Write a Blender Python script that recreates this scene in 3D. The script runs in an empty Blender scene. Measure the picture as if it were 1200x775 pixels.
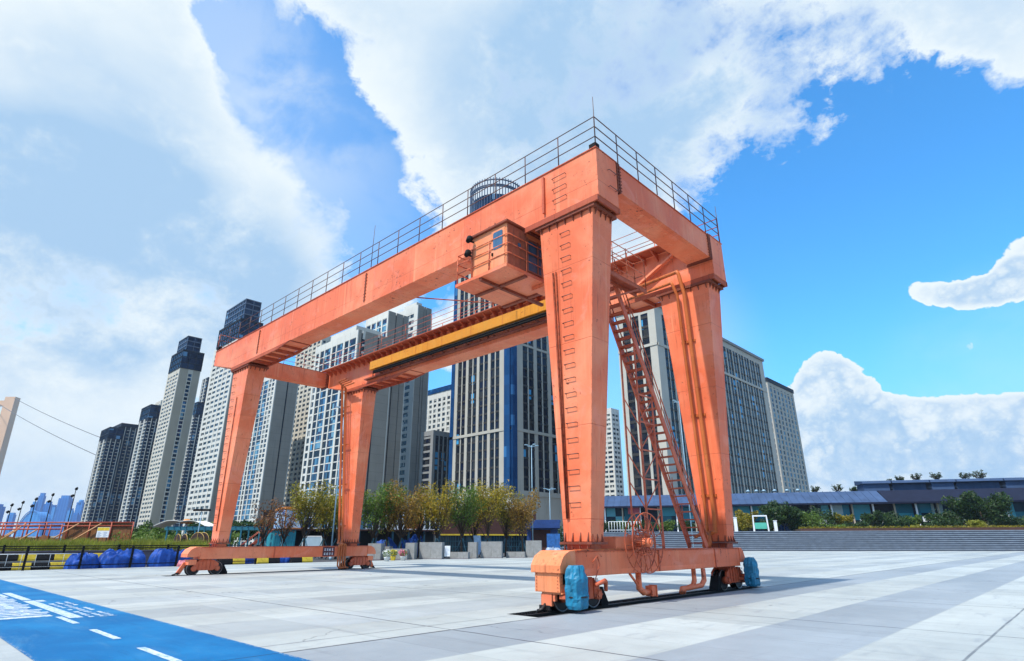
import bpy, math, random
from mathutils import Vector, Matrix, noise
random.seed(11)
S = bpy.context.scene
COL = S.collection
PI = math.pi
rad = math.radians

# ------------------------------------------------------------------ camera
FPX = 682.73
PITCH, ROLL, YAW = rad(19.952), rad(-0.132), rad(43.643)
CAM = Vector((10.172, -17.62, 1.6))
cF = Vector((-math.sin(YAW) * math.cos(PITCH), math.cos(YAW) * math.cos(PITCH), math.sin(PITCH)))
cR0 = Vector((math.cos(YAW), math.sin(YAW), 0))
cU0 = cR0.cross(cF)
cR = cR0 * math.cos(ROLL) + cU0 * math.sin(ROLL)
cU = cU0 * math.cos(ROLL) - cR0 * math.sin(ROLL)
FH = Vector((-math.sin(YAW), math.cos(YAW), 0))
RH = Vector((math.cos(YAW), math.sin(YAW), 0))
cd = bpy.data.cameras.new('camera')
cam = bpy.data.objects.new('camera', cd)
COL.objects.link(cam)
m = Matrix((cR, cU, -cF)).transposed().to_4x4()
m.translation = CAM
cam.matrix_world = m
cd.sensor_width = 36.0
cd.lens = FPX / 1200 * 36
cd.clip_start = 0.1
cd.clip_end = 20000
S.camera = cam


def ray(u, v):
    """survey helper: a bearing of the site plan, read off the photograph"""
    return cF + cR * ((u - 600) / FPX) - cU * ((v - 387.5) / FPX)


def gr(u, v, z=0.0):
    d = ray(u, v)
    return CAM + d * ((z - CAM.z) / d.z)


def pt(u, v, D):
    d = ray(u, v)
    return CAM + d * (D / d.dot(FH))


def at(u, D, z=0.0):
    """ground position on the bearing of column u (at eye level), D metres away"""
    p = CAM + (FH + RH * ((u - 600) / 726.3)) * D
    return Vector((p.x, p.y, z))


def hgt(u, v, D):
    return pt(u, v, D).z


# ------------------------------------------------------------------ scene settings
S.view_settings.view_transform = 'Standard'
S.view_settings.look = 'None'
S.view_settings.exposure = 0.12
S.view_settings.gamma = 1.0
S.view_settings.use_curve_mapping = False
S.render.engine = 'CYCLES'
S.cycles.use_denoising = True
S.cycles.max_bounces = 6
S.cycles.transparent_max_bounces = 8
S.cycles.sample_clamp_indirect = 6.0

# ------------------------------------------------------------------ node helpers


class NT:
    def __init__(s, tree):
        s.t = tree
        s.n = tree.nodes
        s.l = tree.links

    def new(s, typ, **kw):
        n = s.n.new(typ)
        for k, v in kw.items():
            if k == 'ins':
                for kk, vv in v.items():
                    if isinstance(vv, bpy.types.NodeSocket):
                        s.l.new(vv, n.inputs[kk])
                    else:
                        n.inputs[kk].default_value = vv
            else:
                setattr(n, k, v)
        return n

    def math(s, op, a, b=None, c=None, clamp=False):
        n = s.n.new('ShaderNodeMath')
        n.operation = op
        n.use_clamp = clamp
        for i, x in enumerate((a, b, c)):
            if x is None:
                continue
            if isinstance(x, bpy.types.NodeSocket):
                s.l.new(x, n.inputs[i])
            else:
                n.inputs[i].default_value = x
        return n.outputs[0]

    def mix(s, fac, a, b, blend='MIX'):
        n = s.n.new('ShaderNodeMix')
        n.data_type = 'RGBA'
        n.blend_type = blend
        for k, x in ((0, fac), (6, a), (7, b)):
            if isinstance(x, bpy.types.NodeSocket):
                s.l.new(x, n.inputs[k])
            elif k == 0:
                n.inputs[0].default_value = x
            else:
                n.inputs[k].default_value = (x[0], x[1], x[2], 1)
        return n.outputs[2]

    def ramp(s, fac, stops, interp='LINEAR'):
        n = s.n.new('ShaderNodeValToRGB')
        cr = n.color_ramp
        cr.interpolation = interp
        while len(cr.elements) > 1:
            cr.elements.remove(cr.elements[-1])
        for i, (p, c) in enumerate(stops):
            e = cr.elements[0] if i == 0 else cr.elements.new(p)
            e.position = p
            if not hasattr(c, '__len__'):
                c = (c, c, c)
            e.color = (c[0], c[1], c[2], 1)
        s.l.new(fac, n.inputs[0])
        return n.outputs[0]

    def smooth(s, x, a, b, lo=0.0, hi=1.0):
        n = s.n.new('ShaderNodeMapRange')
        n.interpolation_type = 'SMOOTHSTEP'
        s.l.new(x, n.inputs[0])
        n.inputs[1].default_value = a
        n.inputs[2].default_value = b
        n.inputs[3].default_value = lo
        n.inputs[4].default_value = hi
        return n.outputs[0]

    def noise(s, vec, scale, detail=4, rough=0.55, dist=0.0):
        n = s.n.new('ShaderNodeTexNoise')
        s.l.new(vec, n.inputs['Vector'])
        n.inputs['Scale'].default_value = scale
        n.inputs['Detail'].default_value = detail
        n.inputs['Roughness'].default_value = rough
        n.inputs['Distortion'].default_value = dist
        return n.outputs[0]

    def scaled(s, vec, sc):
        n = s.n.new('ShaderNodeVectorMath')
        n.operation = 'MULTIPLY'
        s.l.new(vec, n.inputs[0])
        n.inputs[1].default_value = sc
        return n.outputs[0]


def newmat(name):
    mt = bpy.data.materials.new(name)
    mt.use_nodes = True
    t = NT(mt.node_tree)
    p = t.n['Principled BSDF']
    tc = t.new('ShaderNodeTexCoord')
    return mt, t, p, tc.outputs['Object']


def plain(name, c, rough=0.6, var=0.18, scale=3.0, metal=0.0, bump=0.0, spec=0.5, dirt=0.0):
    """an ordinary surface: base colour with uneven wear in it"""
    mt, t, p, oc = newmat(name)
    n1 = t.noise(oc, scale, 6, 0.6)
    k = t.ramp(n1, [(0.3, 1 - var), (0.7, 1 + var * 0.6)])
    colr = t.mix(1.0, (c[0], c[1], c[2]), k, 'MULTIPLY')
    if dirt > 0:
        n2 = t.noise(t.scaled(oc, (1, 1, 0.15)), scale * 2.3, 5, 0.7)
        colr = t.mix(t.smooth(n2, 0.52, 0.75, 0, dirt), colr, (c[0] * 0.35, c[1] * 0.33, c[2] * 0.3))
    t.l.new(colr, p.inputs['Base Color'])
    p.inputs['Roughness'].default_value = rough
    p.inputs['Metallic'].default_value = metal
    p.inputs['Specular IOR Level'].default_value = spec
    if bump:
        b = t.new('ShaderNodeBump')
        b.inputs['Strength'].default_value = bump
        b.inputs['Distance'].default_value = 0.02
        t.l.new(n1, b.inputs['Height'])
        t.l.new(b.outputs[0], p.inputs['Normal'])
    return mt


def paint(name, c, pale, rustamt=1.0, rough=0.42):
    """weathered gloss paint on steel: faded patches, rust runs, chipped spots"""
    mt, t, p, oc = newmat(name)
    big = t.noise(oc, 0.35, 5, 0.6, 0.4)
    colr = t.mix(t.smooth(big, 0.40, 0.66), c, pale)
    med = t.noise(oc, 2.2, 6, 0.62)
    colr = t.mix(1.0, colr, t.ramp(med, [(0.3, 0.92), (0.7, 1.04)]), 'MULTIPLY')
    # soot and rain runs down the plates
    streak = t.noise(t.scaled(oc, (7.0, 7.0, 0.16)), 1.6, 5, 0.68)
    reach = t.noise(oc, 0.45, 3, 0.5)
    st = t.math('MULTIPLY', t.smooth(streak, 0.52, 0.70), t.smooth(reach, 0.42, 0.60))
    colr = t.mix(t.math('MULTIPLY', st, 0.62), colr, (c[0] * 0.45, c[1] * 0.36, c[2] * 0.36))
    wash = t.noise(t.scaled(oc, (4.0, 4.0, 0.12)), 1.1, 4, 0.62)
    colr = t.mix(t.smooth(wash, 0.56, 0.74, 0, 0.5), colr, (min(1, pale[0] * 1.03), pale[1] * 1.4, pale[2] * 1.45))
    # pink faded blotches
    bl = t.noise(oc, 0.9, 6, 0.62, 0.8)
    colr = t.mix(t.smooth(bl, 0.54, 0.66, 0, 0.55), colr, (min(1, pale[0] * 0.98), pale[1] * 1.0, pale[2] * 1.25))
    # plate joints
    sp_ = t.new('ShaderNodeSeparateXYZ')
    t.l.new(oc, sp_.inputs[0])
    fx_ = t.math('ABSOLUTE', t.math('SUBTRACT', t.math('FRACT', t.math('DIVIDE', t.math('ADD', sp_.outputs[0], 50.37), 3.05)), 0.5))
    fz_ = t.math('ABSOLUTE', t.math('SUBTRACT', t.math('FRACT', t.math('DIVIDE', t.math('ADD', sp_.outputs[2], 9.21), 2.53)), 0.5))
    seam = t.math('MAXIMUM', t.smooth(fx_, 0.006, 0.002), t.smooth(fz_, 0.007, 0.002))
    colr = t.mix(t.math('MULTIPLY', seam, t.smooth(med, 0.35, 0.6, 0.15, 0.55)), colr, (c[0] * 0.5, c[1] * 0.4, c[2] * 0.36))
    # worn and rusted arrises
    bv = t.new('ShaderNodeBevel')
    bv.samples = 4
    bv.inputs['Radius'].default_value = 0.07
    ge = t.new('ShaderNodeNewGeometry')
    dt = t.new('ShaderNodeVectorMath')
    dt.operation = 'DOT_PRODUCT'
    t.l.new(bv.outputs[0], dt.inputs[0])
    t.l.new(ge.outputs['True Normal'], dt.inputs[1])
    edge = t.smooth(dt.outputs['Value'], 0.985, 0.82)
    en = t.noise(oc, 4.5, 6, 0.7)
    colr = t.mix(t.math('MULTIPLY', edge, t.smooth(en, 0.46, 0.60, 0, 0.8)), colr, (0.16, 0.045, 0.025))
    cb = t.new('ShaderNodeCombineXYZ')
    t.l.new(t.math('FLOOR', t.math('ADD', t.math('DIVIDE', t.math('ADD', sp_.outputs[0], 50.37), 3.05), 0.0)), cb.inputs[0])
    t.l.new(t.math('FLOOR', t.math('DIVIDE', t.math('ADD', sp_.outputs[1], 31.3), 4.7)), cb.inputs[1])
    t.l.new(t.math('FLOOR', t.math('DIVIDE', t.math('ADD', sp_.outputs[2], 9.21), 2.53)), cb.inputs[2])
    wp = t.new('ShaderNodeTexWhiteNoise')
    t.l.new(cb.outputs[0], wp.inputs['Vector'])
    colr = t.mix(1.0, colr, t.ramp(wp.outputs['Value'], [(0, (0.90, 0.88, 0.87)), (1, (1.03, 1.08, 1.10))]), 'MULTIPLY')
    chips = t.noise(oc, 7.0, 8, 0.72)
    patch = t.noise(oc, 0.8, 3, 0.5)
    ch = t.math('ADD', chips, t.math('MULTIPLY', t.math('SUBTRACT', patch, 0.5), 0.40))
    cm = t.smooth(ch, 0.690 - 0.02 * rustamt, 0.715 - 0.02 * rustamt)
    colr = t.mix(cm, colr, (0.075, 0.028, 0.016))
    halo = t.smooth(ch, 0.62 - 0.02 * rustamt, 0.71, 0, 0.35)
    colr = t.mix(halo, colr, (c[0] * 0.5, c[1] * 0.32, c[2] * 0.25))
    t.l.new(colr, p.inputs['Base Color'])
    t.l.new(t.math('ADD', t.math('MULTIPLY', med, 0.25), rough - 0.02), p.inputs['Roughness'])
    p.inputs['Specular IOR Level'].default_value = 0.28
    b = t.new('ShaderNodeBump')
    b.inputs['Strength'].default_value = 0.4
    b.inputs['Distance'].default_value = 0.02
    t.l.new(t.math('SUBTRACT', t.math('MULTIPLY', big, 3.0), t.math('ADD', cm, seam)), b.inputs['Height'])
    t.l.new(b.outputs[0], p.inputs['Normal'])
    return mt


# ------------------------------------------------------------------ object helpers
WL = {}


def tag(o, label=None, cat=None, group=None, kind=None):
    if label:
        o['label'] = label
    if cat:
        o['category'] = cat
    if group:
        o['group'] = group
    if kind:
        o['kind'] = kind
    return o


def thing(name, label, cat, loc=(0, 0, 0), group=None, rz=0.0):
    o = bpy.data.objects.new(name, None)
    o.empty_display_size = 0.3
    COL.objects.link(o)
    o.location = loc
    o.rotation_euler = (0, 0, rz)
    WL[o.name] = Vector(loc)
    return tag(o, label, cat, group)


class MB:
    def __init__(s):
        s.v = []
        s.f = []
        s.sm = []
        s.mi = []
        s.cm = 0

    def _add(s, vs, fs, smooth=False):
        b = len(s.v)
        s.v.extend([Vector(x) for x in vs])
        for f in fs:
            s.f.append([b + i for i in f])
            s.sm.append(smooth)
            s.mi.append(s.cm)

    HEX = [(0, 3, 2, 1), (4, 5, 6, 7), (0, 1, 5, 4), (1, 2, 6, 5), (2, 3, 7, 6), (3, 0, 4, 7)]

    def hexa(s, p):
        s._add(p, MB.HEX)
        return s

    def box(s, x0, x1, y0, y1, z0, z1):
        if x0 > x1:
            x0, x1 = x1, x0
        if y0 > y1:
            y0, y1 = y1, y0
        return s.hexa([(x0, y0, z0), (x1, y0, z0), (x1, y1, z0), (x0, y1, z0),
                       (x0, y0, z1), (x1, y0, z1), (x1, y1, z1), (x0, y1, z1)])

    def beam(s, p, q, w, h, up=(0, 0, 1)):
        p, q = Vector(p), Vector(q)
        d = (q - p).normalized()
        up = Vector(up)
        if abs(d.dot(up)) > 0.98:
            up = Vector((1, 0, 0))
        a = d.cross(up).normalized() * (w / 2)
        b = a.cross(d).normalized() * (h / 2)
        return s.hexa([p - a - b, p + a - b, q + a - b, q - a - b, p - a + b, p + a + b, q + a + b, q - a + b])

    def tube(s, pts, r, n=8, cap=True, r2=None):
        pts = [Vector(p) for p in pts]
        k = len(pts)
        ref = None
        rings = []
        for i in range(k):
            if i == 0:
                d = pts[1] - pts[0]
            elif i == k - 1:
                d = pts[-1] - pts[-2]
            else:
                d = (pts[i + 1] - pts[i]).normalized() + (pts[i] - pts[i - 1]).normalized()
            d.normalize()
            if ref is None:
                ref = d.orthogonal().normalized()
            a = (ref - d * ref.dot(d))
            if a.length < 1e-4:
                a = d.orthogonal()
            a.normalize()
            ref = a
            b = d.cross(a)
            sc = 1.0
            if 0 < i < k - 1:
                c = (pts[i] - pts[i - 1]).normalized().dot(d)
                sc = 1.0 / max(0.5, c)
            rr = r if r2 is None else r + (r2 - r) * i / (k - 1)
            rings.append([pts[i] + (a * math.cos(2 * PI * j / n) + b * math.sin(2 * PI * j / n)) * rr * (sc if i else 1) for j in range(n)])
        vs = [v for rg in rings for v in rg]
        fs = []
        for i in range(k - 1):
            for j in range(n):
                j2 = (j + 1) % n
                fs.append((i * n + j, i * n + j2, (i + 1) * n + j2, (i + 1) * n + j))
        s._add(vs, fs, True)
        if cap:
            b0 = len(s.v) - len(vs)
            s.f.append([b0 + j for j in reversed(range(n))])
            s.f.append([b0 + (k - 1) * n + j for j in range(n)])
            s.sm += [False, False]
            s.mi += [s.cm, s.cm]
        return s

    def prism(s, poly, axis, a0, a1, smooth=False):
        """poly: 2-D outline in the two other axes (in x,y,z order), pushed along axis"""
        def mk(p, a):
            q = list(p)
            q.insert(axis, a)
            return q
        n = len(poly)
        vs = [mk(p, a0) for p in poly] + [mk(p, a1) for p in poly]
        fs = [tuple(reversed(range(n))), tuple(range(n, 2 * n))]
        ar = sum(poly[i][0] * poly[(i + 1) % n][1] - poly[(i + 1) % n][0] * poly[i][1] for i in range(n))
        flip = (ar < 0) != (axis == 1)
        fs += [(i, (i + 1) % n, n + (i + 1) % n, n + i) for i in range(n)]
        if flip != (a1 < a0):
            fs = [tuple(reversed(f)) for f in fs]
        s._add(vs, fs, smooth)
        return s

    def torus(s, c, axis, R, r, n=28, k=8):
        pts = []
        for i in range(n + 1):
            a = 2 * PI * i / n
            p = [math.cos(a) * R, math.sin(a) * R]
            p.insert(axis, 0)
            pts.append(Vector(c) + Vector(p))
        return s.tube(pts, r, k, cap=False)

    def build(s, name, mat, parent=None, bevel=0.0, top=None):
        me = bpy.data.meshes.new(name)
        off = Vector((0, 0, 0))
        if parent is not None:
            q = parent
            while q.parent:
                q = q.parent
            off = WL.get(q.name, off)
        me.from_pydata([tuple(v - off) for v in s.v], [], s.f)
        for i, p in enumerate(me.polygons):
            p.use_smooth = s.sm[i]
            p.material_index = s.mi[i]
        for mm in (mat if isinstance(mat, (list, tuple)) else [mat]):
            me.materials.append(mm)
        me.update()
        o = bpy.data.objects.new(name, me)
        COL.objects.link(o)
        if parent is not None:
            o.parent = parent
        if bevel:
            b = o.modifiers.new('edge', 'BEVEL')
            b.width = bevel
            b.segments = 2
            b.limit_method = 'ANGLE'
            b.angle_limit = rad(40)
        return o


def copy_tree(o, parent=None):
    c = o.copy()
    COL.objects.link(c)
    c.parent = parent
    for ch in list(o.children):
        copy_tree(ch, c)
    return c


def move(o, loc, rz=None, sc=None):
    o.location = loc
    if rz is not None:
        o.rotation_euler = (0, 0, rz)
    if sc is not None:
        o.scale = (sc, sc, sc) if not hasattr(sc, '__len__') else sc
    return o
# ------------------------------------------------------------------ sun and sky
SUN = Vector((-0.02, -0.54, 0.84)).normalized()
sd = bpy.data.lights.new('sun', 'SUN')
sd.energy = 5.0
sd.angle = rad(1.0)
sd.color = (1.0, 0.94, 0.84)
so = bpy.data.objects.new('sun', sd)
COL.objects.link(so)
so.rotation_euler = SUN.to_track_quat('Z', 'Y').to_euler()
so.location = (0, -30, 60)

W = bpy.data.worlds.new('World')
S.world = W
W.use_nodes = True
wt = NT(W.node_tree)
bg = wt.n['Background']
sky = wt.new('ShaderNodeTexSky')
sky.sky_type = 'NISHITA'
sky.sun_disc = False
sky.sun_elevation = math.asin(SUN.z)
sky.sun_rotation = math.atan2(SUN.x, SUN.y)
sky.altitude = 30
sky.air_density = 1.0
sky.dust_density = 0.6
sky.ozone_density = 2.2
dirv = wt.new('ShaderNodeTexCoord').outputs['Generated']
nrm = wt.new('ShaderNodeVectorMath')
nrm.operation = 'NORMALIZE'
wt.l.new(dirv, nrm.inputs[0])
D = nrm.outputs[0]


def blobs(lst):
    """clouds stand at compass bearings: (column, row, radius, weight) of the sky survey"""
    tot = None
    for (u, v, r, w) in lst:
        c = ray(u, v).normalized()
        c2 = ray(u + r * 0.7071, v + r * 0.7071).normalized()
        a = math.acos(max(-1, min(1, c.dot(c2))))
        d = wt.new('ShaderNodeVectorMath')
        d.operation = 'DOT_PRODUCT'
        wt.l.new(D, d.inputs[0])
        d.inputs[1].default_value = c
        x = wt.smooth(d.outputs['Value'], math.cos(min(3.1, a * 1.55)), math.cos(a * 0.15), 0, w)
        tot = x if tot is None else wt.math('ADD', tot, x)
    return tot


cover = blobs([
    (255, 205, 75, .55), (195, 110, 60, .4), (320, 225, 60, .4),
    # the great bank on the left
    (40, 40, 190, 1), (-120, 200, 260, 1), (120, 210, 150, 1), (215, 250, 105, 1), (300, 250, 90, .8), (345, 275, 70, .9),
    (130, 330, 150, .8), (250, 330, 90, .6), (20, 400, 130, .75), (100, 450, 110, .6), (200, 400, 80, .5), (40, 520, 120, .55), (130, 540, 90, .45),
    (170, 110, 75, .6), (170, 20, 60, .35), (205, 105, 35, .35),
    # wisps in the gap
    (265, 90, 55, .42), (300, 110, 35, .3), (385, 165, 40, .36), (300, 5, 50, .42), (390, 205, 28, .3),
    # the bank over the crane
    (430, 60, 80, .9), (540, 40, 150, 1), (560, 160, 110, .95), (700, 60, 190, 1), (650, 220, 110, .7), (780, 170, 110, .8), (860, 60, 120, .9),
    (925, 110, 65, .75), (500, 130, 65, .6), (980, 20, 90, .8), (1080, 10, 100, .8), (1190, 40, 80, .8), (1150, 95, 55, .62), (640, -220, 330, 1), (1000, -170, 240, 1),
    (1100, 60, 55, .3), (790, 240, 60, .5), (520, 330, 90, .5), (430, 330, 50, .3),
    # the drift on the right
    (1105, 408, 26, .72), (1140, 402, 28, .75), (1040, 138, 26, .5), (1075, 135, 18, .5),
    # pale air between the towers
    (560, 420, 60, .35), (720, 480, 60, .35), (330, 420, 60, .35),
])
heaped = blobs([
    (1076, 341, 11, .5), (1095, 345, 14, .62), (1115, 346, 16, .66), (1135, 344, 18, .7), (1155, 342, 19, .72), (1174, 336, 20, .75), (1190, 324, 20, .78), (1205, 306, 26, .85), (1215, 330, 26, .7),
    (968, 440, 26, .8), (1000, 478, 34, .8), (1050, 498, 34, .8), (1100, 500, 32, .8), (1150, 500, 34, .8), (1200, 498, 34, .8),
    # heaped cloud low on the right
    (978, 462, 38, 1), (955, 500, 50, 1), (1005, 505, 45, 1), (1060, 515, 45, 1), (1120, 512, 50, 1), (1180, 512, 50, 1), (1230, 520, 60, 1),
    (985, 560, 55, .9), (1060, 570, 60, .9), (1140, 570, 65, .9), (1220, 570, 65, .9), (930, 550, 40, .8), (880, 590, 60, .6), (965, 535, 50, .9), (1010, 540, 50, .9), (1030, 590, 60, .9), (1090, 545, 55, .9), (1160, 545, 55, .9), (1110, 600, 70, .9), (1200, 600, 80, .9),
])
gaps = blobs([(310, 120, 50, .45), (320, 60, 75, .7), (440, 240, 75, .7), (400, 170, 60, .45), (360, 140, 60, .4), (230, 40, 40, .3), (430, 310, 40, .3), (1000, 250, 190, .55), (1060, 130, 60, .3), (1000, 380, 110, .5), (1100, 440, 60, .3), (870, 330, 90, .4), (195, 340, 60, .12), (20, 340, 60, .12), (700, 420, 60, .2), (60, 470, 35, .1)])
n_a = wt.noise(wt.scaled(D, (1, 1, 1.5)), 4.2, 13, 0.60, 0.35)
n_b = wt.noise(wt.scaled(D, (1, 1, 1.3)), 13.0, 11, 0.66, 0.3)
nz = wt.math('ADD', wt.math('MULTIPLY', wt.math('SUBTRACT', n_a, 0.5), 2.1), wt.math('MULTIPLY', wt.math('SUBTRACT', n_b, 0.5), 0.95))
# the rest of the sky, behind the viewer: unseen broken cloud added to whiten the ambient light
hm = wt.new('ShaderNodeVectorMath')
hm.operation = 'DOT_PRODUCT'
wt.l.new(D, hm.inputs[0])
hm.inputs[1].default_value = -FH
back = wt.smooth(hm.outputs['Value'], -0.30, 0.3, 0, 0.62)
cov = wt.math('ADD', wt.math('SUBTRACT', wt.math('MINIMUM', cover, 1.05), gaps), back)
dens = wt.math('ADD', cov, nz)
e2 = wt.noise(wt.scaled(D, (1, 1, 1.2)), 46, 7, 0.68, 0.3)
dens = wt.math('ADD', dens, wt.math('MULTIPLY', wt.math('SUBTRACT', e2, 0.5), 0.5))
wid = wt.smooth(wt.noise(D, 3.3, 3, 0.5), 0.40, 0.62, 0.18, 0.62)
alpha = wt.math('SMOOTH_MIN', wt.math('DIVIDE', wt.math('SUBTRACT', dens, 0.42), wid), 1.0, 0.25, clamp=True)


def billow(scale, z=1.15):
    n_ = wt.noise(wt.scaled(D, (1, 1, z)), scale, 1.5, 0.4, 0.15)
    return wt.math('ABSOLUTE', wt.math('SUBTRACT', n_, 0.5))


b1, b2, b3, b4 = billow(15), billow(34), billow(75), billow(160)
bsum = wt.math('ADD', wt.math('ADD', wt.math('MULTIPLY', b1, 2.2), wt.math('MULTIPLY', b2, 1.5)), wt.math('ADD', wt.math('MULTIPLY', b3, 0.95), wt.math('MULTIPLY', b4, 0.55)))
bil = wt.math('SUBTRACT', bsum, 0.42)
dens2 = wt.math('ADD', wt.math('MINIMUM', wt.math('MULTIPLY', heaped, 1.25), 1.6), wt.math('ADD', wt.math('MULTIPLY', wt.math('SUBTRACT', n_b, 0.5), 0.8), wt.math('MULTIPLY', wt.math('MULTIPLY', bil, 0.85), wt.smooth(heaped, 0.05, 0.4))))
alpha2 = wt.smooth(dens2, 0.40, 0.58)
alpha = wt.math('MAXIMUM', alpha, alpha2)
veil = blobs([(270, 110, 150, .24), (380, 230, 120, .20), (60, 470, 160, .3), (1180, 440, 120, .12), (300, 60, 120, .1), (700, 440, 140, .3)])
veil = wt.math('MULTIPLY', veil, wt.smooth(n_a, 0.36, 0.60, 0.35, 1.25))
alpha = wt.math('SUBTRACT', 1.0, wt.math('MULTIPLY', wt.math('SUBTRACT', 1.0, alpha), wt.math('SUBTRACT', 1.0, veil)))
# light and shade of the clouds themselves
grey = blobs([(110, 170, 120, .5), (100, 290, 130, .7), (220, 330, 110, .7), (285, 335, 70, .45), (60, 370, 100, .5), (40, 250, 120, .3), (640, 40, 130, .35), (760, 60, 140, .6), (870, 70, 90, .5), (620, 140, 100, .45),
              (720, 160, 100, .5), (840, 150, 60, .4), (960, 30, 80, .45), (1080, 20, 80, .45), (1010, 505, 30, .5), (1040, 545, 60, .4), (1130, 555, 60, .5), (1210, 560, 60, .5), (990, 575, 60, .4), (20, 590, 60, .3), (1190, 345, 25, .2)])
n_c = wt.noise(wt.scaled(D, (1, 1, 1.7)), 4.0, 6, 0.52, 0.2)
off = wt.new('ShaderNodeVectorMath')
off.operation = 'ADD'
wt.l.new(D, off.inputs[0])
off.inputs[1].default_value = Vector((0, 0, 0.045))
n_up = wt.noise(wt.scaled(off.outputs[0], (1, 1, 1.5)), 4.2, 13, 0.60, 0.35)
under = wt.math('MULTIPLY', wt.math('SUBTRACT', n_up, n_a), 0.8)
shade = wt.math('ADD', wt.math('ADD', wt.math('ADD', wt.math('MULTIPLY', grey, 0.9), 0.20), wt.math('MULTIPLY', back, 0.8)), wt.math('ADD', wt.math('MULTIPLY', wt.math('SUBTRACT', n_c, 0.5), 1.1), under))
core = wt.math('MAXIMUM', wt.smooth(dens, 0.45, 1.25, 0, 1), wt.math('MULTIPLY', wt.smooth(dens2, 0.5, 1.2, 0, 1), wt.smooth(bil, 0.5, -0.45, 0.45, 1.0)))
hshade = wt.math('MULTIPLY', wt.smooth(dens2, 0.62, 1.5), wt.smooth(wt.math('ADD', bil, wt.math('MULTIPLY', wt.math('SUBTRACT', n_c, 0.5), 1.2)), 0.75, -0.65, -0.25, 0.85))
shade = wt.math('ADD', shade, wt.math('MULTIPLY', hshade, wt.smooth(dens2, 0.3, 0.5)))
sh = wt.math('MULTIPLY', wt.math('MAXIMUM', wt.math('MINIMUM', shade, 1.0), 0.0), core)
K = 6.5
ccol = wt.mix(sh, (0.94 * K, 1.03 * K, 1.07 * K), (0.44 * K, 0.665 * K, 0.93 * K))
skyc = wt.mix(1.0, sky.outputs[0], (0.60, 1.60, 2.16), 'MULTIPLY')
# paler towards the horizon
sep = wt.new('ShaderNodeSeparateXYZ')
wt.l.new(D, sep.inputs[0])
hz = wt.smooth(sep.outputs[2], 0.0, 0.34, 0.75, 0.0)
skyc = wt.mix(hz, skyc, (0.29 * K, 0.57 * K, 0.90 * K))
out = wt.mix(alpha, skyc, ccol)
wt.l.new(out, bg.inputs['Color'])
bg.inputs['Strength'].default_value = 0.136

# ------------------------------------------------------------------ materials
ORANGE = (0.80, 0.165, 0.066)
M = {}
M['orange'] = paint('orange_paint', ORANGE, (0.86, 0.255, 0.125))
M['orange_old'] = paint('old_orange_paint', (0.56, 0.105, 0.045), (0.64, 0.15, 0.07), 2.2)
M['rust'] = paint('rusty_paint', (0.20, 0.05, 0.028), (0.30, 0.08, 0.045), 3.0, 0.6)
M['stair_red'] = paint('red_brown_stair_paint', (0.40, 0.075, 0.035), (0.48, 0.11, 0.05), 2.0, 0.6)
M['pipe_orange'] = paint('rust_stained_pipe_paint', (0.50, 0.115, 0.025), (0.58, 0.15, 0.04), 1.2)
M['yellow_beam'] = paint('yellow_paint', (0.64, 0.235, 0.012), (0.66, 0.27, 0.025), 1.0)
M['rail_steel'] = plain('dark_handrail_paint', (0.10, 0.035, 0.025), 0.55, 0.3, 6)
M['black'] = plain('black_rubber', (0.008, 0.008, 0.009), 0.7, 0.2, 4, spec=.15)
M['dark_steel'] = plain('dark_steel', (0.035, 0.03, 0.03), 0.45, 0.3, 8, 0.6)
M['wheel_steel'] = plain('worn_wheel_steel', (0.30, 0.27, 0.26), 0.35, 0.25, 12, 0.9)
M['motor_blue'] = plain('blue_tarpaulin', (0.006, 0.17, 0.30), 0.55, 0.35, 5, 0, 0.3, dirt=0.4)
M['cab_side'] = plain('brown_cab_panel', (0.30, 0.085, 0.045), 0.6, 0.2, 5, dirt=0.4)
M['cab_pale'] = paint('pale_orange_paint', (0.82, 0.25, 0.10), (0.84, 0.30, 0.14))  # paler, yellower orange on the cab and near end fittings
M['glass_pane'] = plain('cab_glass', (0.06, 0.12, 0.20), 0.06, 0.3, 3)
M['concrete'] = plain('concrete', (0.27, 0.27, 0.265), 0.85, 0.25, 2.5, dirt=0.6)
M['concrete_dark'] = plain('dark_concrete', (0.17, 0.145, 0.17), 0.9, 0.2, 1.2, dirt=0.3)
M['white_paint'] = plain('white_paint', (0.72, 0.75, 0.78), 0.5, 0.1, 4, dirt=0.2)
M['yellow_block'] = plain('yellow_block_paint', (0.70, 0.50, 0.03), 0.6, 0.2, 4, dirt=0.5)
M['black_block'] = plain('black_block_paint', (0.012, 0.012, 0.013), 0.7, 0.2, 4, spec=.2)
M['tarp'] = plain('blue_tarp', (0.008, 0.065, 0.34), 0.55, 0.45, 3.2, 0, 0.6, spec=.3)
M['teal_frame'] = plain('teal_frame_paint', (0.012, 0.13, 0.19), 0.5, 0.2, 2, dirt=0.4)
M['cable_grey'] = plain('dark_cable', (0.10, 0.10, 0.105), 0.6, 0.1, 1)
M['teal'] = plain('teal_paint', (0.02, 0.26, 0.33), 0.5, 0.2, 2, dirt=0.4)
M['teal_dark'] = plain('dark_teal_paint', (0.012, 0.075, 0.115), 0.5, 0.2, 2, dirt=0.3)
M['container_orange'] = plain('orange_container_paint', (0.68, 0.22, 0.02), 0.5, 0.15, 1.5, dirt=0.4)
M['void'] = plain('painted_interior_shade', (0.012, 0.014, 0.018), 0.8, 0.2, 2)
M['maroon'] = plain('maroon_brick', (0.075, 0.026, 0.02), 0.85, 0.3, 6)
M['booth_blue'] = plain('booth_blue_paint', (0.012, 0.045, 0.18), 0.5, 0.2, 2)
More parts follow.
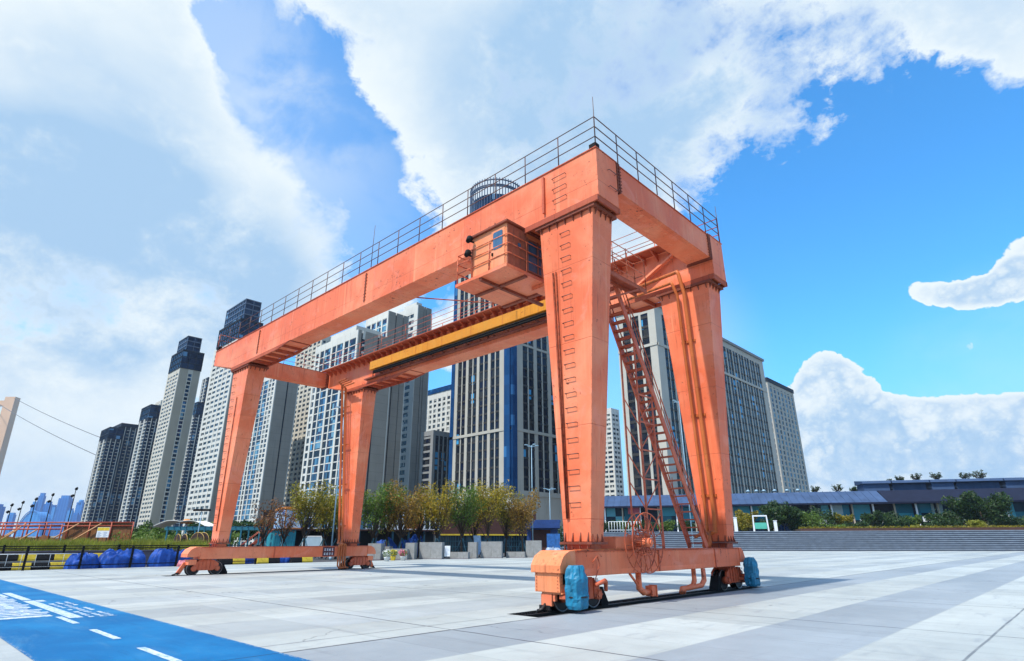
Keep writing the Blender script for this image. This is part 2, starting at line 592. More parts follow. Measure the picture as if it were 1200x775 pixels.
M['brown_board'] = plain('brown_site_boards', (0.20, 0.075, 0.018), 0.7, 0.3, 0.8, dirt=0.6)
M['red_pipe'] = plain('red_scaffold_tube', (0.38, 0.06, 0.02), 0.5, 0.25, 4, dirt=0.4)
M['tan_pipe'] = plain('tan_scaffold_tube', (0.60, 0.30, 0.13), 0.55, 0.2, 4)
M['pole_blue'] = plain('pale_blue_pole_paint', (0.26, 0.40, 0.50), 0.4, 0.1, 3)
M['bark'] = plain('bark', (0.075, 0.05, 0.035), 0.9, 0.35, 9, 0, 0.5)
M['slate'] = plain('slate_step', (0.24, 0.29, 0.35), 0.8, 0.25, 1.0, dirt=0.3)
M['shaded_riser'] = plain('shade_dark_riser', (0.045, 0.06, 0.09), 0.85, 0.25, 1.0, dirt=0.3)  # risers darkened in colour to paint their shade below the sunlit treads
M['roof_blue'] = plain('blue_grey_sheet_roof', (0.05, 0.088, 0.175), 0.7, 0.25, 0.3, dirt=0.4, spec=.15)
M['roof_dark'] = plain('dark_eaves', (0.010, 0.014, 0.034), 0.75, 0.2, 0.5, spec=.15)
M['soil'] = plain('soil', (0.05, 0.032, 0.022), 0.95, 0.3, 2)
M['kerb_brown'] = plain('brown_edging', (0.07, 0.03, 0.022), 0.85, 0.25, 1.5)
M['drum_wood'] = plain('dark_drum_wood', (0.035, 0.014, 0.014), 0.8, 0.3, 6)
M['drum_rim'] = plain('yellow_drum_rim', (0.48, 0.31, 0.07), 0.7, 0.25, 8)
M['canvas'] = plain('white_canvas', (0.74, 0.73, 0.68), 0.7, 0.1, 2)


def leafmat(name, cols):
    mt, t, p, oc = newmat(name)
    gi = t.new('ShaderNodeNewGeometry')
    r = gi.outputs['Random Per Island']
    k = len(cols)
    c = t.ramp(r, [(i / (k - 1) if k > 1 else 0, x) for i, x in enumerate(cols)])
    cl = t.noise(oc, 0.9, 3, 0.5)
    c = t.mix(1.0, c, t.ramp(cl, [(0.32, 0.6), (0.68, 1.3)]), 'MULTIPLY')
    t.l.new(c, p.inputs['Base Color'])
    p.inputs['Roughness'].default_value = 0.55
    tr = t.new('ShaderNodeBsdfTranslucent')
    t.l.new(c, tr.inputs['Color'])
    mx = t.new('ShaderNodeMixShader')
    mx.inputs[0].default_value = 0.38
    t.l.new(p.outputs[0], mx.inputs[1])
    t.l.new(tr.outputs[0], mx.inputs[2])
    t.l.new(mx.outputs[0], t.n['Material Output'].inputs['Surface'])
    return mt


LEAF = {
    'green': leafmat('green_leaves', [(0.05, 0.10, 0.012), (0.10, 0.18, 0.02), (0.17, 0.25, 0.03)]),
    'dark': leafmat('dark_green_leaves', [(0.012, 0.035, 0.008), (0.03, 0.075, 0.014), (0.05, 0.10, 0.02)]),
    'yellow': leafmat('yellowing_leaves', [(0.16, 0.17, 0.012), (0.34, 0.25, 0.015), (0.46, 0.30, 0.02)]),
    'olive': leafmat('olive_leaves', [(0.13, 0.13, 0.01), (0.26, 0.23, 0.015), (0.34, 0.25, 0.02)]),
    'brown': leafmat('brown_autumn_leaves', [(0.15, 0.085, 0.012), (0.30, 0.16, 0.02), (0.36, 0.23, 0.03)]),
    'red': leafmat('red_autumn_leaves', [(0.14, 0.045, 0.015), (0.26, 0.10, 0.03), (0.30, 0.15, 0.03)]),
    'bright': leafmat('bright_green_leaves', [(0.08, 0.16, 0.015), (0.14, 0.23, 0.03), (0.22, 0.27, 0.04)]),
    'lime': leafmat('lime_leaves', [(0.2, 0.24, 0.02), (0.28, 0.30, 0.03), (0.34, 0.32, 0.05)]),
}

# ------------------------------------------------------------------ ground
mt, t, p, oc = newmat('plaza_paving')
sx = t.new('ShaderNodeSeparateXYZ')
t.l.new(oc, sx.inputs[0])
X, Y = sx.outputs[0], sx.outputs[1]
wob = t.math('MULTIPLY', t.math('SUBTRACT', t.noise(oc, 0.35, 3, 0.5), 0.5), 0.05)
xx = t.math('ADD', X, wob)
# long bands, 2.12 m wide, of two concretes
ph = t.math('FRACT', t.math('DIVIDE', t.math('SUBTRACT', xx, 0.6), 4.25))
band = t.math('MULTIPLY', t.smooth(ph, 0.0, 0.006), t.math('SUBTRACT', 1.0, t.smooth(ph, 0.494, 0.50)))
bid = t.math('FLOOR', t.math('DIVIDE', t.math('SUBTRACT', xx, 0.6), 2.125))
yid = t.math('FLOOR', t.math('DIVIDE', t.math('ADD', Y, 1.7), 3.05))
cmb = t.new('ShaderNodeCombineXYZ')
t.l.new(bid, cmb.inputs[0])
t.l.new(yid, cmb.inputs[1])
wn = t.new('ShaderNodeTexWhiteNoise')
t.l.new(cmb.outputs[0], wn.inputs['Vector'])
bedge = t.smooth(X, -3.0, 2.0, 0.45, 1.0)
c = t.mix(t.math('MULTIPLY', band, bedge), (0.42, 0.448, 0.43), (0.275, 0.308, 0.332))
c = t.mix(1.0, c, t.ramp(wn.outputs[0], [(0, 0.88), (1, 1.08)]), 'MULTIPLY')
big = t.noise(t.scaled(oc, (1, 0.35, 1)), 0.22, 6, 0.62, 0.5)
c = t.mix(1.0, c, t.ramp(big, [(0.28, 0.80), (0.5, 1.0), (0.72, 1.10)]), 'MULTIPLY')
med = t.noise(oc, 1.6, 7, 0.65)
c = t.mix(1.0, c, t.ramp(med, [(0.3, 0.93), (0.7, 1.05)]), 'MULTIPLY')
fine = t.noise(oc, 38, 4, 0.6)
c = t.mix(1.0, c, t.ramp(fine, [(0.3, 0.95), (0.7, 1.04)]), 'MULTIPLY')
# drips and scuffs
sc = t.noise(t.scaled(oc, (1, 0.2, 1)), 2.4, 6, 0.7, 0.6)
c = t.mix(t.smooth(sc, 0.54, 0.72, 0, 0.46), c, (0.20, 0.22, 0.25))
st2 = t.noise(oc, 0.55, 8, 0.68, 1.2)
c = t.mix(t.smooth(st2, 0.52, 0.70, 0, 0.30), c, (0.23, 0.25, 0.27))
tyre = t.noise(t.scaled(oc, (0.12, 3.2, 1)), 1.0, 4, 0.6, 0.4)
c = t.mix(t.smooth(tyre, 0.58, 0.70, 0, 0.26), c, (0.12, 0.13, 0.14))
sp = t.noise(oc, 5.0, 3, 0.5)
c = t.mix(t.smooth(sp, 0.745, 0.765, 0, 0.7), c, (0.08, 0.08, 0.09))


def joint(coord, off, step, w):
    q = t.math('FRACT', t.math('DIVIDE', t.math('SUBTRACT', coord, off), step))
    q = t.math('ABSOLUTE', t.math('SUBTRACT', q, 0.5))
    return t.smooth(q, 0.5 - w / step, 0.5 - w * 0.4 / step)


wy = t.math('ADD', Y, t.math('MULTIPLY', t.math('SUBTRACT', t.noise(oc, 0.9, 4, 0.6), 0.5), 0.10))
j = t.math('MAXIMUM', joint(wy, -3.2, 6.1, 0.035), t.math('MULTIPLY', joint(xx, 8.33, 8.5, 0.03), 0.7))
jx = t.math('MULTIPLY', t.smooth(t.math('ABSOLUTE', t.math('SUBTRACT', xx, 0.6)), 0.06, 0.02), 1.0)
j = t.math('MAXIMUM', j, jx)
j = t.math('MAXIMUM', j, t.math('MULTIPLY', t.math('MAXIMUM', joint(wy, -1.7, 3.05, 0.02), joint(xx, 0.6, 2.125, 0.016)), 0.22))
j = t.math('MULTIPLY', j, t.smooth(t.noise(oc, 1.3, 4, 0.6), 0.30, 0.55, 0.6, 1.0))
crk = t.new('ShaderNodeTexVoronoi')
crk.feature = 'DISTANCE_TO_EDGE'
wv = t.new('ShaderNodeVectorMath')
wv.operation = 'ADD'
t.l.new(oc, wv.inputs[0])
nzv = t.new('ShaderNodeTexNoise')
t.l.new(oc, nzv.inputs['Vector'])
nzv.inputs['Scale'].default_value = 0.9
nzv.inputs['Detail'].default_value = 5
t.l.new(nzv.outputs['Color'], wv.inputs[1])
t.l.new(wv.outputs[0], crk.inputs['Vector'])
crk.inputs['Scale'].default_value = 0.16
ck = t.math('MULTIPLY', t.smooth(crk.outputs['Distance'], 0.0035, 0.0008), t.smooth(t.noise(oc, 0.5, 2), 0.5, 0.6, 0, 0.5))
j = t.math('MAXIMUM', j, ck)
c = t.mix(j, c, (0.055, 0.06, 0.07))
t.l.new(c, p.inputs['Base Color'])
t.l.new(t.math('ADD', t.math('MULTIPLY', big, 0.35), 0.42), p.inputs['Roughness'])
b = t.new('ShaderNodeBump')
b.inputs['Strength'].default_value = 0.25
b.inputs['Distance'].default_value = 0.01
t.l.new(t.math('SUBTRACT', med, t.math('MULTIPLY', j, 1.5)), b.inputs['Height'])
t.l.new(b.outputs[0], p.inputs['Normal'])
M['paving'] = mt

mt, t, p, oc = newmat('blue_lane_paint')
n1 = t.noise(oc, 0.5, 5, 0.6, 0.4)
n2 = t.noise(oc, 3.0, 6, 0.65)
c = t.mix(t.smooth(n1, 0.38, 0.68), (0.001, 0.11, 0.29), (0.006, 0.16, 0.37))
c = t.mix(t.smooth(n2, 0.55, 0.75, 0, 0.35), c, (0.03, 0.20, 0.42))
n3 = t.noise(t.scaled(oc, (0.25, 1, 1)), 1.3, 7, 0.7, 0.8)
c = t.mix(t.smooth(n3, 0.50, 0.68, 0, 0.45), c, (0.06, 0.20, 0.36))
c = t.mix(t.smooth(t.noise(oc, 9, 8, 0.75), 0.63, 0.70, 0, 0.55), c, (0.22, 0.30, 0.36))
c = t.mix(t.smooth(t.noise(oc, 14, 4), 0.66, 0.74, 0, 0.4), c, (0.12, 0.24, 0.40))
sxy = t.new('ShaderNodeSeparateXYZ')
t.l.new(oc, sxy.inputs[0])
jy = t.smooth(t.math('ABSOLUTE', t.math('SUBTRACT', t.math('ADD', sxy.outputs[0], t.math('MULTIPLY', n1, 0.06)), 0.63)), 0.03, 0.012)
c = t.mix(t.math('MULTIPLY', jy, 0.8), c, (0.01, 0.03, 0.07))
ed = t.math('MINIMUM', t.math('ABSOLUTE', t.math('ADD', sxy.outputs[1], 15.5)), t.math('ABSOLUTE', t.math('ADD', sxy.outputs[1], 12.75)))
wr = t.math('ADD', t.noise(oc, 16, 8, 0.75), t.smooth(ed, 0.14, 0.0, 0, 0.13))
c = t.mix(t.smooth(wr, 0.64, 0.70, 0, 0.85), c, (0.30, 0.34, 0.36))
scf = t.noise(t.scaled(oc, (0.3, 4.0, 1)), 1.2, 5, 0.65, 0.5)
c = t.mix(t.smooth(scf, 0.55, 0.70, 0, 0.30), c, (0.004, 0.07, 0.19))
t.l.new(c, p.inputs['Base Color'])
p.inputs['Roughness'].default_value = 0.65
p.inputs['Specular IOR Level'].default_value = 0.15
M['lane'] = mt
mt, t, p, oc = newmat('worn_white_marking')
c = t.mix(t.smooth(t.noise(oc, 8, 8, 0.8), 0.44, 0.58, 0, 0.8), (0.56, 0.60, 0.64), (0.10, 0.30, 0.52))
t.l.new(c, p.inputs['Base Color'])
p.inputs['Roughness'].default_value = 0.6
M['marking'] = mt
M['earth'] = plain('far_ground', (0.13, 0.14, 0.13), 0.95, 0.3, 0.02)
M['asphalt'] = plain('asphalt', (0.06, 0.06, 0.065), 0.9, 0.2, 0.4)
mt, t, p, oc = newmat('rail_ballast')
v = t.new('ShaderNodeTexVoronoi')
t.l.new(oc, v.inputs['Vector'])
v.inputs['Scale'].default_value = 22
c = t.ramp(v.outputs['Distance'], [(0.0, 0.085), (0.45, 0.045), (0.8, 0.012)])
c = t.mix(t.smooth(t.noise(oc, 9, 4), 0.6, 0.7, 0, 0.7), c, (0.24, 0.24, 0.23))
t.l.new(c, p.inputs['Base Color'])
p.inputs['Roughness'].default_value = 0.9
b = t.new('ShaderNodeBump')
b.inputs['Distance'].default_value = 0.03
t.l.new(v.outputs['Distance'], b.inputs['Height'])
b.invert = True
t.l.new(b.outputs[0], p.inputs['Normal'])
M['ballast'] = mt

SLOTS = [(-0.45, 0.55, -6.7, 6.15), (-25.45, -24.6, -6.6, 6.6)]
mb = MB()
n = 96
ring = [(6000 * math.cos(2 * PI * i / n), 6000 * math.sin(2 * PI * i / n), -0.16) for i in range(n)]
mb._add(ring, [tuple(range(n))])
tag(mb.build('ground', M['earth']), kind='structure')

mb = MB()
PX0, PX1, PY0, PY1 = -39.0, 75.0, -60.0, 150.0
xs = sorted({PX0, PX1} | {a for s_ in SLOTS for a in s_[:2]})
ys = sorted({PY0, PY1} | {a for s_ in SLOTS for a in s_[2:]})
for i in range(len(xs) - 1):
    for k in range(len(ys) - 1):
        cx, cy = (xs[i] + xs[i + 1]) / 2, (ys[k] + ys[k + 1]) / 2
        if any(s_[0] < cx < s_[1] and s_[2] < cy < s_[3] for s_ in SLOTS):
            continue
        mb._add([(xs[i], ys[k], 0), (xs[i + 1], ys[k], 0), (xs[i + 1], ys[k + 1], 0), (xs[i], ys[k + 1], 0)], [(0, 1, 2, 3)])
tag(mb.build('plaza_paving', M['paving']), kind='structure')

mb = MB()
for (x0, x1, y0, y1) in SLOTS:
    zb_ = -0.11
    mb._add([(x0, y0, zb_), (x1, y0, zb_), (x1, y1, zb_), (x0, y1, zb_)], [(0, 1, 2, 3)])
    for (a, b_) in (((x0, y0), (x1, y0)), ((x1, y0), (x1, y1)), ((x1, y1), (x0, y1)), ((x0, y1), (x0, y0))):
        mb._add([(a[0], a[1], zb_), (b_[0], b_[1], zb_), (b_[0], b_[1], 0), (a[0], a[1], 0)], [(0, 1, 2, 3)])
tag(mb.build('rail_trench_floor', M['ballast']), kind='structure')
# rails on the trench floor
for k, xr in enumerate((0.02, -25.02)):
    mb = MB()
    y0, y1 = SLOTS[k][2] + 0.02, SLOTS[k][3] - 0.02
    prof = [(-.075, -.108), (.075, -.108), (.075, -.095), (.012, -.08), (.012, -.035), (.036, -.025), (.036, -.002), (-.036, -.002), (-.036, -.025), (-.012, -.035), (-.012, -.08), (-.075, -.095)]
    mb.prism([(xr + a, b_) for a, b_ in prof], 1, y0, y1)
    o = mb.build('crane_rail', M['dark_steel'])
    tag(o, ['dark steel rail in the ballast trench under the crane side with the blue motors', 'dark steel rail in the narrow trench under the crane side by the tarps'][k], 'rail', 'rails under the gantry crane')

mb = MB()
lz = 0.004
mb._add([(-39.0, -15.5, lz), (14, -15.5, lz), (14, -12.75, lz), (-39.0, -12.75, lz)], [(0, 1, 2, 3)])
tag(mb.build('cycle_path', M['lane']), kind='structure')
mb = MB()
mz = 0.008


def flat(mb, x0, x1, y0, y1):
    mb._add([(x0, y0, mz), (x1, y0, mz), (x1, y1, mz), (x0, y1, mz)], [(0, 1, 2, 3)])


x = 6.3
while x > -38:
    if not (-16.5 < x - 1.7 and x < -5.6 and x < -7.0):
        flat(mb, x - 1.72, x, -14.16, -14.03)
    x -= 3.05
# big worn lettering read from the other side of the lane: heavy strokes, then small rows
rr = random.Random(5)
flat(mb, -13.1, -7.1, -13.98, -13.72)
flat(mb, -13.1, -12.5, -13.70, -13.5)
x = -16.6
while x < -8.2:
    w = rr.uniform(0.22, 0.42)
    y1_ = -14.15 + rr.choice((0, 0, -0.12, 0.1))
    flat(mb, x, x + w, -15.12, y1_)
    if rr.random() < 0.5:
        flat(mb, x + w, x + w + 0.16, -14.62, -14.45)
    x += w + rr.uniform(0.12, 0.2)
flat(mb, -17.2, -13.4, -13.95, -13.72)
flat(mb, -18.6, -16.9, -14.6, -14.2)
x = -11.9
while x < -7.0:
    for y in (-13.62, -13.42, -13.22):
        if rr.random() < 0.8:
            w = rr.uniform(0.12, 0.3)
            flat(mb, x, x + w, y + rr.uniform(-.02, .02), y + 0.1)
            if rr.random() < .5:
                flat(mb, x + w + .03, x + w + .07, y, y + 0.15)
    x += 0.36
tag(mb.build('lane_marking', M['marking']), kind='structure')
# ------------------------------------------------------------------ the gantry crane
OR, OLD, RUST, RAIL = M['orange'], M['orange_old'], M['rust'], M['rail_steel']
crane = thing('gantry_crane', 'huge orange steel gantry crane straddling the plaza on four tapering legs', 'gantry crane', (-12.5, 0, 0))
XR, XL, YO, YI, ZT, ZB = 1.393, -29.5, 4.507, 3.386, 13.49, 11.74
XM = -12.5


def mx(x):
    return 2 * XM - x


def gusset(mb, p, out, along, h=0.2, d=0.11, t_=0.03, down=True):
    """small triangular stiffener: corner p, standing out along `out`"""
    p, out, along = Vector(p), Vector(out), Vector(along)
    z = Vector((0, 0, -h if down else h))
    a = along * t_ * 0.5
    tri = [p, p + out * d, p + z]
    vs = [q - a for q in tri] + [q + a for q in tri]
    mb._add(vs, [(0, 1, 2), (5, 4, 3), (0, 3, 4, 1), (1, 4, 5, 2), (2, 5, 3, 0)])


def rung(parent, c, w, out, wdir, mat=None):
    c, out, wdir = Vector(c), Vector(out), Vector(wdir)
    a, b = c - wdir * w / 2, c + wdir * w / 2
    r = MB()
    r.tube([a, a + out * 0.075, b + out * 0.075, b], 0.010, 6)
    r.build('rung', mat or RAIL, parent)


for sgn, lab in ((-1, None), (1, None)):
    y0, y1 = (-YO, -YI) if sgn < 0 else (YI, YO)
    mb = MB()
    prof = [(XR, ZB), (XR, ZT), (XL, ZT), (XL, 12.54), (-26.2, ZB)]
    mb.prism(prof, 1, y0, y1)
    g = mb.build('main_girder', OR, crane, bevel=0.012)
    fl = MB()
    fl.box(XL - .01, XR + .02, y0 - .035, y1 + .035, ZT + .002, ZT + .035)
    fl.build('top_flange', OLD, g)
    yf = -YO if sgn < 0 else YI      # the side towards the plaza edge that is seen
    for xs_ in (-22.82, -11.66):
        sp = MB()
        sp.box(xs_ - .035, xs_ + .035, yf - .035, yf - .002, 11.92, 13.36)
        for k in range(9):
            zz = 12.0 + k * .16
            for dx in (-.07, .07):
                sp.box(xs_ + dx - .02, xs_ + dx + .02, yf - .022, yf - .001, zz - .02, zz + .02)
        sp.build('splice_strip', RUST, g)
    # bracket plates below the girder at each leg: a ribbed shelf open underneath
    for (xa, xb) in ((-26.25, -18.6), (-4.26, 1.393)):
        cp = MB()
        z0, z1 = 11.545, ZB - .003
        ya, yb = y0 - .06, y1 + .06
        for yy in (ya, yb - .06):
            cp.hexa([(xa + (.0 if xa < -20 else 1.5), yy, z0), (xb - (1.5 if xa < -20 else 0), yy, z0), (xb - (1.5 if xa < -20 else 0), yy + .06, z0), (xa + (.0 if xa < -20 else 1.5), yy + .06, z0),
                     (xa, yy, z1), (xb, yy, z1), (xb, yy + .06, z1), (xa, yy + .06, z1)])
        n = int((xb - xa) / 0.95)
        for k in range(n + 1):
            xx_ = xa + .05 + (xb - xa - .1) * k / n
            if xa < -20 and xx_ > xb - 1.5:
                z00 = z0 + (xx_ - (xb - 1.5)) / 1.5 * (z1 - z0 - .03)
            elif xa > -20 and xx_ < xa + 1.5:
                z00 = z1 - .03 - (xx_ - xa) / 1.5 * (z1 - z0 - .03)
            else:
                z00 = z0
            cp.box(xx_ - .03, xx_ + .03, ya + .062, yb - .062, z00, z1)
        cp.build('bracket_shelf', M['stair_red'], g)
    if sgn < 0:
        # hatch frame, rungs and stains near the leg
        ch = MB()
        ch.box(-.83, -.75, -YO - .09, -YO - .002, 11.95, 13.35)
        ch.build('angle_strip', OLD, g)
        for k in range(3):
            rung(g, (-.12, -YO, 12.25 + k * .42), .55, (0, -1, 0), (1, 0, 0))
        for k in range(2):
            rung(g, (XR, -3.72, 12.3 + k * .62), .4, (1, 0, 0), (0, 1, 0))

# cross beams joining the girder ends
for (xa, xb) in ((.36, 1.37), (-29.44, -28.75)):
    mb = MB()
    mb.box(xa, xb, -YI + .003, YI - .003, 12.42, 13.44)
    e = mb.build('end_beam', OR, crane, bevel=0.012)
    for s_ in (-1, 1):
        sp = MB()
        for k, dy in enumerate((.0, .12)):
            ya, yb = sorted((s_ * (YI - .02 - dy), s_ * (YI - .06 - dy)))
            sp.box(xa - .05, xb + .05, ya, yb, 12.36, 13.50)
        for k in range(8):
            zz = 12.48 + k * .125
            ya, yb = sorted((s_ * (YI - .005), s_ * (YI - .26)))
            sp.box(xb + .01, xb + .04, ya, yb, zz - .015, zz + .015)
        sp.build('splice_flange', RUST, e)
    fl = MB()
    fl.box(xa - .02, xb + .03, -YI + .2, YI - .2, 13.443, 13.47)
    fl.build('top_flange', OLD, e)

# four legs
for sx in (0, 1):
    for sgn in (-1, 1):
        f = (lambda x: x) if sx == 0 else mx
        tx = sorted((f(1.095), f(-1.097)))
        bx_ = sorted((f(.40), f(-.497)))
        ty = sorted((sgn * 4.43, sgn * 3.378))
        by = sorted((sgn * 4.383, sgn * 3.811))
        zl, zt_ = 1.60, 11.44
        mb = MB()
        mb.hexa([(bx_[0], by[0], zl), (bx_[1], by[0], zl), (bx_[1], by[1], zl), (bx_[0], by[1], zl),
                 (tx[0], ty[0], zt_), (tx[1], ty[0], zt_), (tx[1], ty[1], zt_), (tx[0], ty[1], zt_)])
        leg = mb.build('leg', OR, crane, bevel=0.012)
        fl = MB()
        fl.box(tx[0] - .12, tx[1] + .12, ty[0] - .1, ty[1] + .1, zt_ + .002, zt_ + .05)
        fl.box(tx[0] - .12, tx[1] + .12, ty[0] - .1, ty[1] + .1, zt_ + .055, zt_ + .10)
        for k in range(7):
            xx_ = tx[0] + .1 + (tx[1] - tx[0] - .2) * k / 6
            gusset(fl, (xx_, ty[0] + .003, zt_), (0, -1, 0), (1, 0, 0))
            gusset(fl, (xx_, ty[1] - .003, zt_), (0, 1, 0), (1, 0, 0))
        for k in range(4):
            yy = ty[0] + .12 + (ty[1] - ty[0] - .24) * k / 3
            gusset(fl, (tx[0] + .003, yy, zt_), (-1, 0, 0), (0, 1, 0))
            gusset(fl, (tx[1] - .003, yy, zt_), (1, 0, 0), (0, 1, 0))
        fl.build('top_flange', RUST, leg)
        fl = MB()
        fl.box(bx_[0] - .09, bx_[1] + .09, by[0] - .09, by[1] + .09, zl - .03, zl - .002)
        fl.box(bx_[0] - .09, bx_[1] + .09, by[0] - .09, by[1] + .09, zl - .065, zl - .035)
        for k in range(4):
            xx_ = bx_[0] + .06 + (bx_[1] - bx_[0] - .12) * k / 3
            gusset(fl, (xx_, by[0], zl), (0, -1, 0), (1, 0, 0), .24, .08, .03, False)
            gusset(fl, (xx_, by[1], zl), (0, 1, 0), (1, 0, 0), .24, .08, .03, False)
            gusset(fl, (xx_, by[0] - .07, 1.38), (0, 1, 0), (1, 0, 0), -.15, .07, .03)
        for k in range(3):
            yy = by[0] + .08 + (by[1] - by[0] - .16) * k / 2
            gusset(fl, (bx_[1], yy, zl), (1, 0, 0), (0, 1, 0), .24, .08, .03, False)
            gusset(fl, (bx_[0], yy, zl), (-1, 0, 0), (0, 1, 0), .24, .08, .03, False)
        fl.build('base_flange', RUST, leg)
        fl = MB()
        fl.box(bx_[0] + .05, bx_[1] - .05, by[0] + .05, by[1] - .05, 1.376, zl - .066)
        fl.build('pedestal', OLD, leg)
        # climbing rungs and the conduit beside them
        def face(xf, z, s0=sgn):
            """x fraction and height on the -y face"""
            k = (z - zl) / (zt_ - zl)
            a = bx_[0] + (tx[0] - bx_[0]) * k
            b = bx_[1] + (tx[1] - bx_[1]) * k
            return Vector((a + (b - a) * xf, by[0] + (ty[0] - by[0]) * k, z))
        if sgn < 0:
            z = 2.6
        while z < 11.2:
            p = face(.49 if sx == 0 else .22, z)
            rung(leg, p, .36 if sx == 0 else .34, (0, -1, 0), (1, 0, 0))
            z += .44
            cd_ = MB()
            qa, qb = (.17, .22) if sx == 0 else (.62, .56)
            a, b = face(qa + .03, 2.2), face(qb, 9.7)
            cd_.tube([a + Vector((0, -.04, 0)), b + Vector((0, -.04, 0))], .028, 6)
            if sx == 0:
                a, b = face(.25, 2.2), face(.28, 9.7)
                cd_.tube([a + Vector((0, -.04, 0)), b + Vector((0, -.04, 0))], .022, 6)
            cd_.build('conduit', OLD, leg)

# pipes on the rear legs
lp = MB()
for k in range(4):
    xt, xb = -26.12 + k * .235, -25.45 + k * .19
    yk = 3.02 - .05 * (k % 2)
    lp.tube([(xt + 1.0 + k * .12, 2.72, 12.25 - k * .16), (xt, 2.78, 12.25 - k * .16), (xt, yk, 12.0 - k * .12), (xb, yk + .48, 1.78), (xb + .04, yk + .42, 1.56), (-24.46, yk + .26 + k * .05, 1.50),
             (-24.38, 2.95 + k * .16, 1.42), (-24.38, 2.95 + k * .16, .26), (-24.34, 3.02 + k * .16, .14), (-24.30, 3.2 + k * .16, .12)], .05, 8)
for z in (2.6, 5.2, 7.8, 10.4):
    k = (z - 1.6) / 9.84
    lp.box(-25.55 - .60 * k, -24.75 - .45 * k, 3.57 - .43 * k, 3.62 - .43 * k, z - .03, z + .03)
lp.build('pipe_bundle', M['pipe_orange'], crane)
lp = MB()
for k, (x0, zt2) in enumerate(((-.02, 12.15), (-.33, 11.75))):
    lp.tube([(-2.3 - .2 * k, 3.05, zt2 - .12), (x0, 3.02, zt2), (x0 + .06, 3.0, zt2 - .12), (x0 + .12, 3.2, 11.2), (x0 + .12, 3.62, 2.5), (x0 + .1, 3.6, 1.95), (x0 - .35, 3.45, 1.75)], .075 if k == 0 else .06, 10)
for z in (3.2, 6.2, 9.2):
    k = (z - 1.6) / 9.84
    lp.box(-.36, .24, 3.76 - .43 * k, 3.83 - .43 * k, z - .05, z + .05)
lp.build('drain_pipe', M['pipe_orange'], crane)

# sill beams and bogies
for k, (xc, ya, yb) in enumerate(((0, -5.15, 4.55), (-25.0, -5.15, 5.15))):
    mb = MB()
    mb.box(xc - .45, xc + .45, ya, yb, .775, 1.368)
    sill = mb.build('sill_beam', OR, crane, bevel=0.012)
    st = MB()
    st.box(xc - .49, xc + .49, ya + .02, yb - .02, 1.371, 1.392)
    st.build('cover_plate', OLD, sill)
    jt = MB()
    for yy in (-1.1, 2.6):
        jt.box(xc + .452, xc + .475, yy - .03, yy + .03, .78, 1.36)
    jt.build('joint_strip', OLD, sill)
    for s_, ye in ((-1, ya), (1, yb)):
        cp = MB()
        L_ = .62 if (s_ < 0 or k == 1) else .42
        pr = [(0, .9), (0, 1.40), (.22 * L_ / .6, 1.39), (.46 * L_ / .6, 1.27), (L_, 1.05), (L_, .88)]
        cp.prism([(ye + s_ * (a + .004), z) for a, z in pr], 0, xc - .49, xc + .47)
        cp.build('end_cap', M['cab_pale'] if s_ < 0 and k == 0 else OR, sill, bevel=0.01)

WHEELS = [(0.0, -5.3, -4.02), (0.0, 3.72, 4.95), (-25.0, -5.28, -4.1), (-25.0, 4.1, 5.35)]
for bi, (xc, w1, w2) in enumerate(WHEELS):
    ym = (w1 + w2) / 2
    mb = MB()
    # side plates of the bogie frame, hung under the sill
    for dx in (-.30, .22):
        mb.prism([(w1 - .05, .42), (w1 + .22, .22), (w2 - .22, .22), (w2 + .05, .42), (w2 + .05, .56), (w2 - .25, .74), (w1 + .25, .74), (w1 - .05, .56)], 0, xc + dx, xc + dx + .08)
    mb.box(xc - .22, xc + .22, ym - .26, ym + .26, .24, .772)
    bog = mb.build('bogie', OLD, crane, bevel=.008)
    for yy in (w1, w2):
        wm = MB()
        wm.tube([(xc - .085, yy, .315), (xc + .085, yy, .315)], .31, 28)
        wm.tube([(xc + .0855, yy, .315), (xc + .115, yy, .315)], .345, 28)
        wm.tube([(xc - .115, yy, .315), (xc - .0855, yy, .315)], .345, 28)
        wheel = wm.build('wheel', [M['dark_steel']], bog)
        tm = MB()
        tm.torus((xc + .125, yy, .315), 0, .322, .018, 32, 6)
        tm.build('tyre_rim', M['wheel_steel'], wheel)
        hb = MB()
        hb.tube([(xc + .12, yy, .315), (xc + .33, yy, .315)], .13, 14)
        hb.tube([(xc + .335, yy, .315), (xc + .36, yy, .315)], .08, 12)
        for q in range(6):
            a = q * PI / 3
            hb.tube([(xc + .335, yy + .105 * math.cos(a), .315 + .105 * math.sin(a)), (xc + .355, yy + .105 * math.cos(a), .315 + .105 * math.sin(a))], .018, 6)
        hb.build('axle_box', OLD, wheel)
    # gusset ribs, bolts
    rb = MB()
    for q in range(5):
        yy = w1 + .2 + (w2 - w1 - .4) * q / 4
        rb.box(xc + .302, xc + .335, yy - .014, yy + .014, .26, .72)
    for q in range(9):
        yy = w1 + .05 + (w2 - w1 - .1) * q / 8
        rb.tube([(xc + .301, yy, .68), (xc + .325, yy, .68)], .018, 6)
    rb.build('stiffener', OLD, bog)
    # black chock behind the inner wheel
    inner, sg = (w2, 1) if bi in (0, 2) else (w1, -1)
    ck_ = MB()
    ck_.prism([(inner + sg * .30, .012), (inner + sg * .62, .012), (inner + sg * .62, .10), (inner + sg * .50, .30), (inner + sg * .40, .47), (inner + sg * .33, .47)], 0, xc - .14, xc + .16)
    ck_.build('wheel_chock', M['black'], bog)

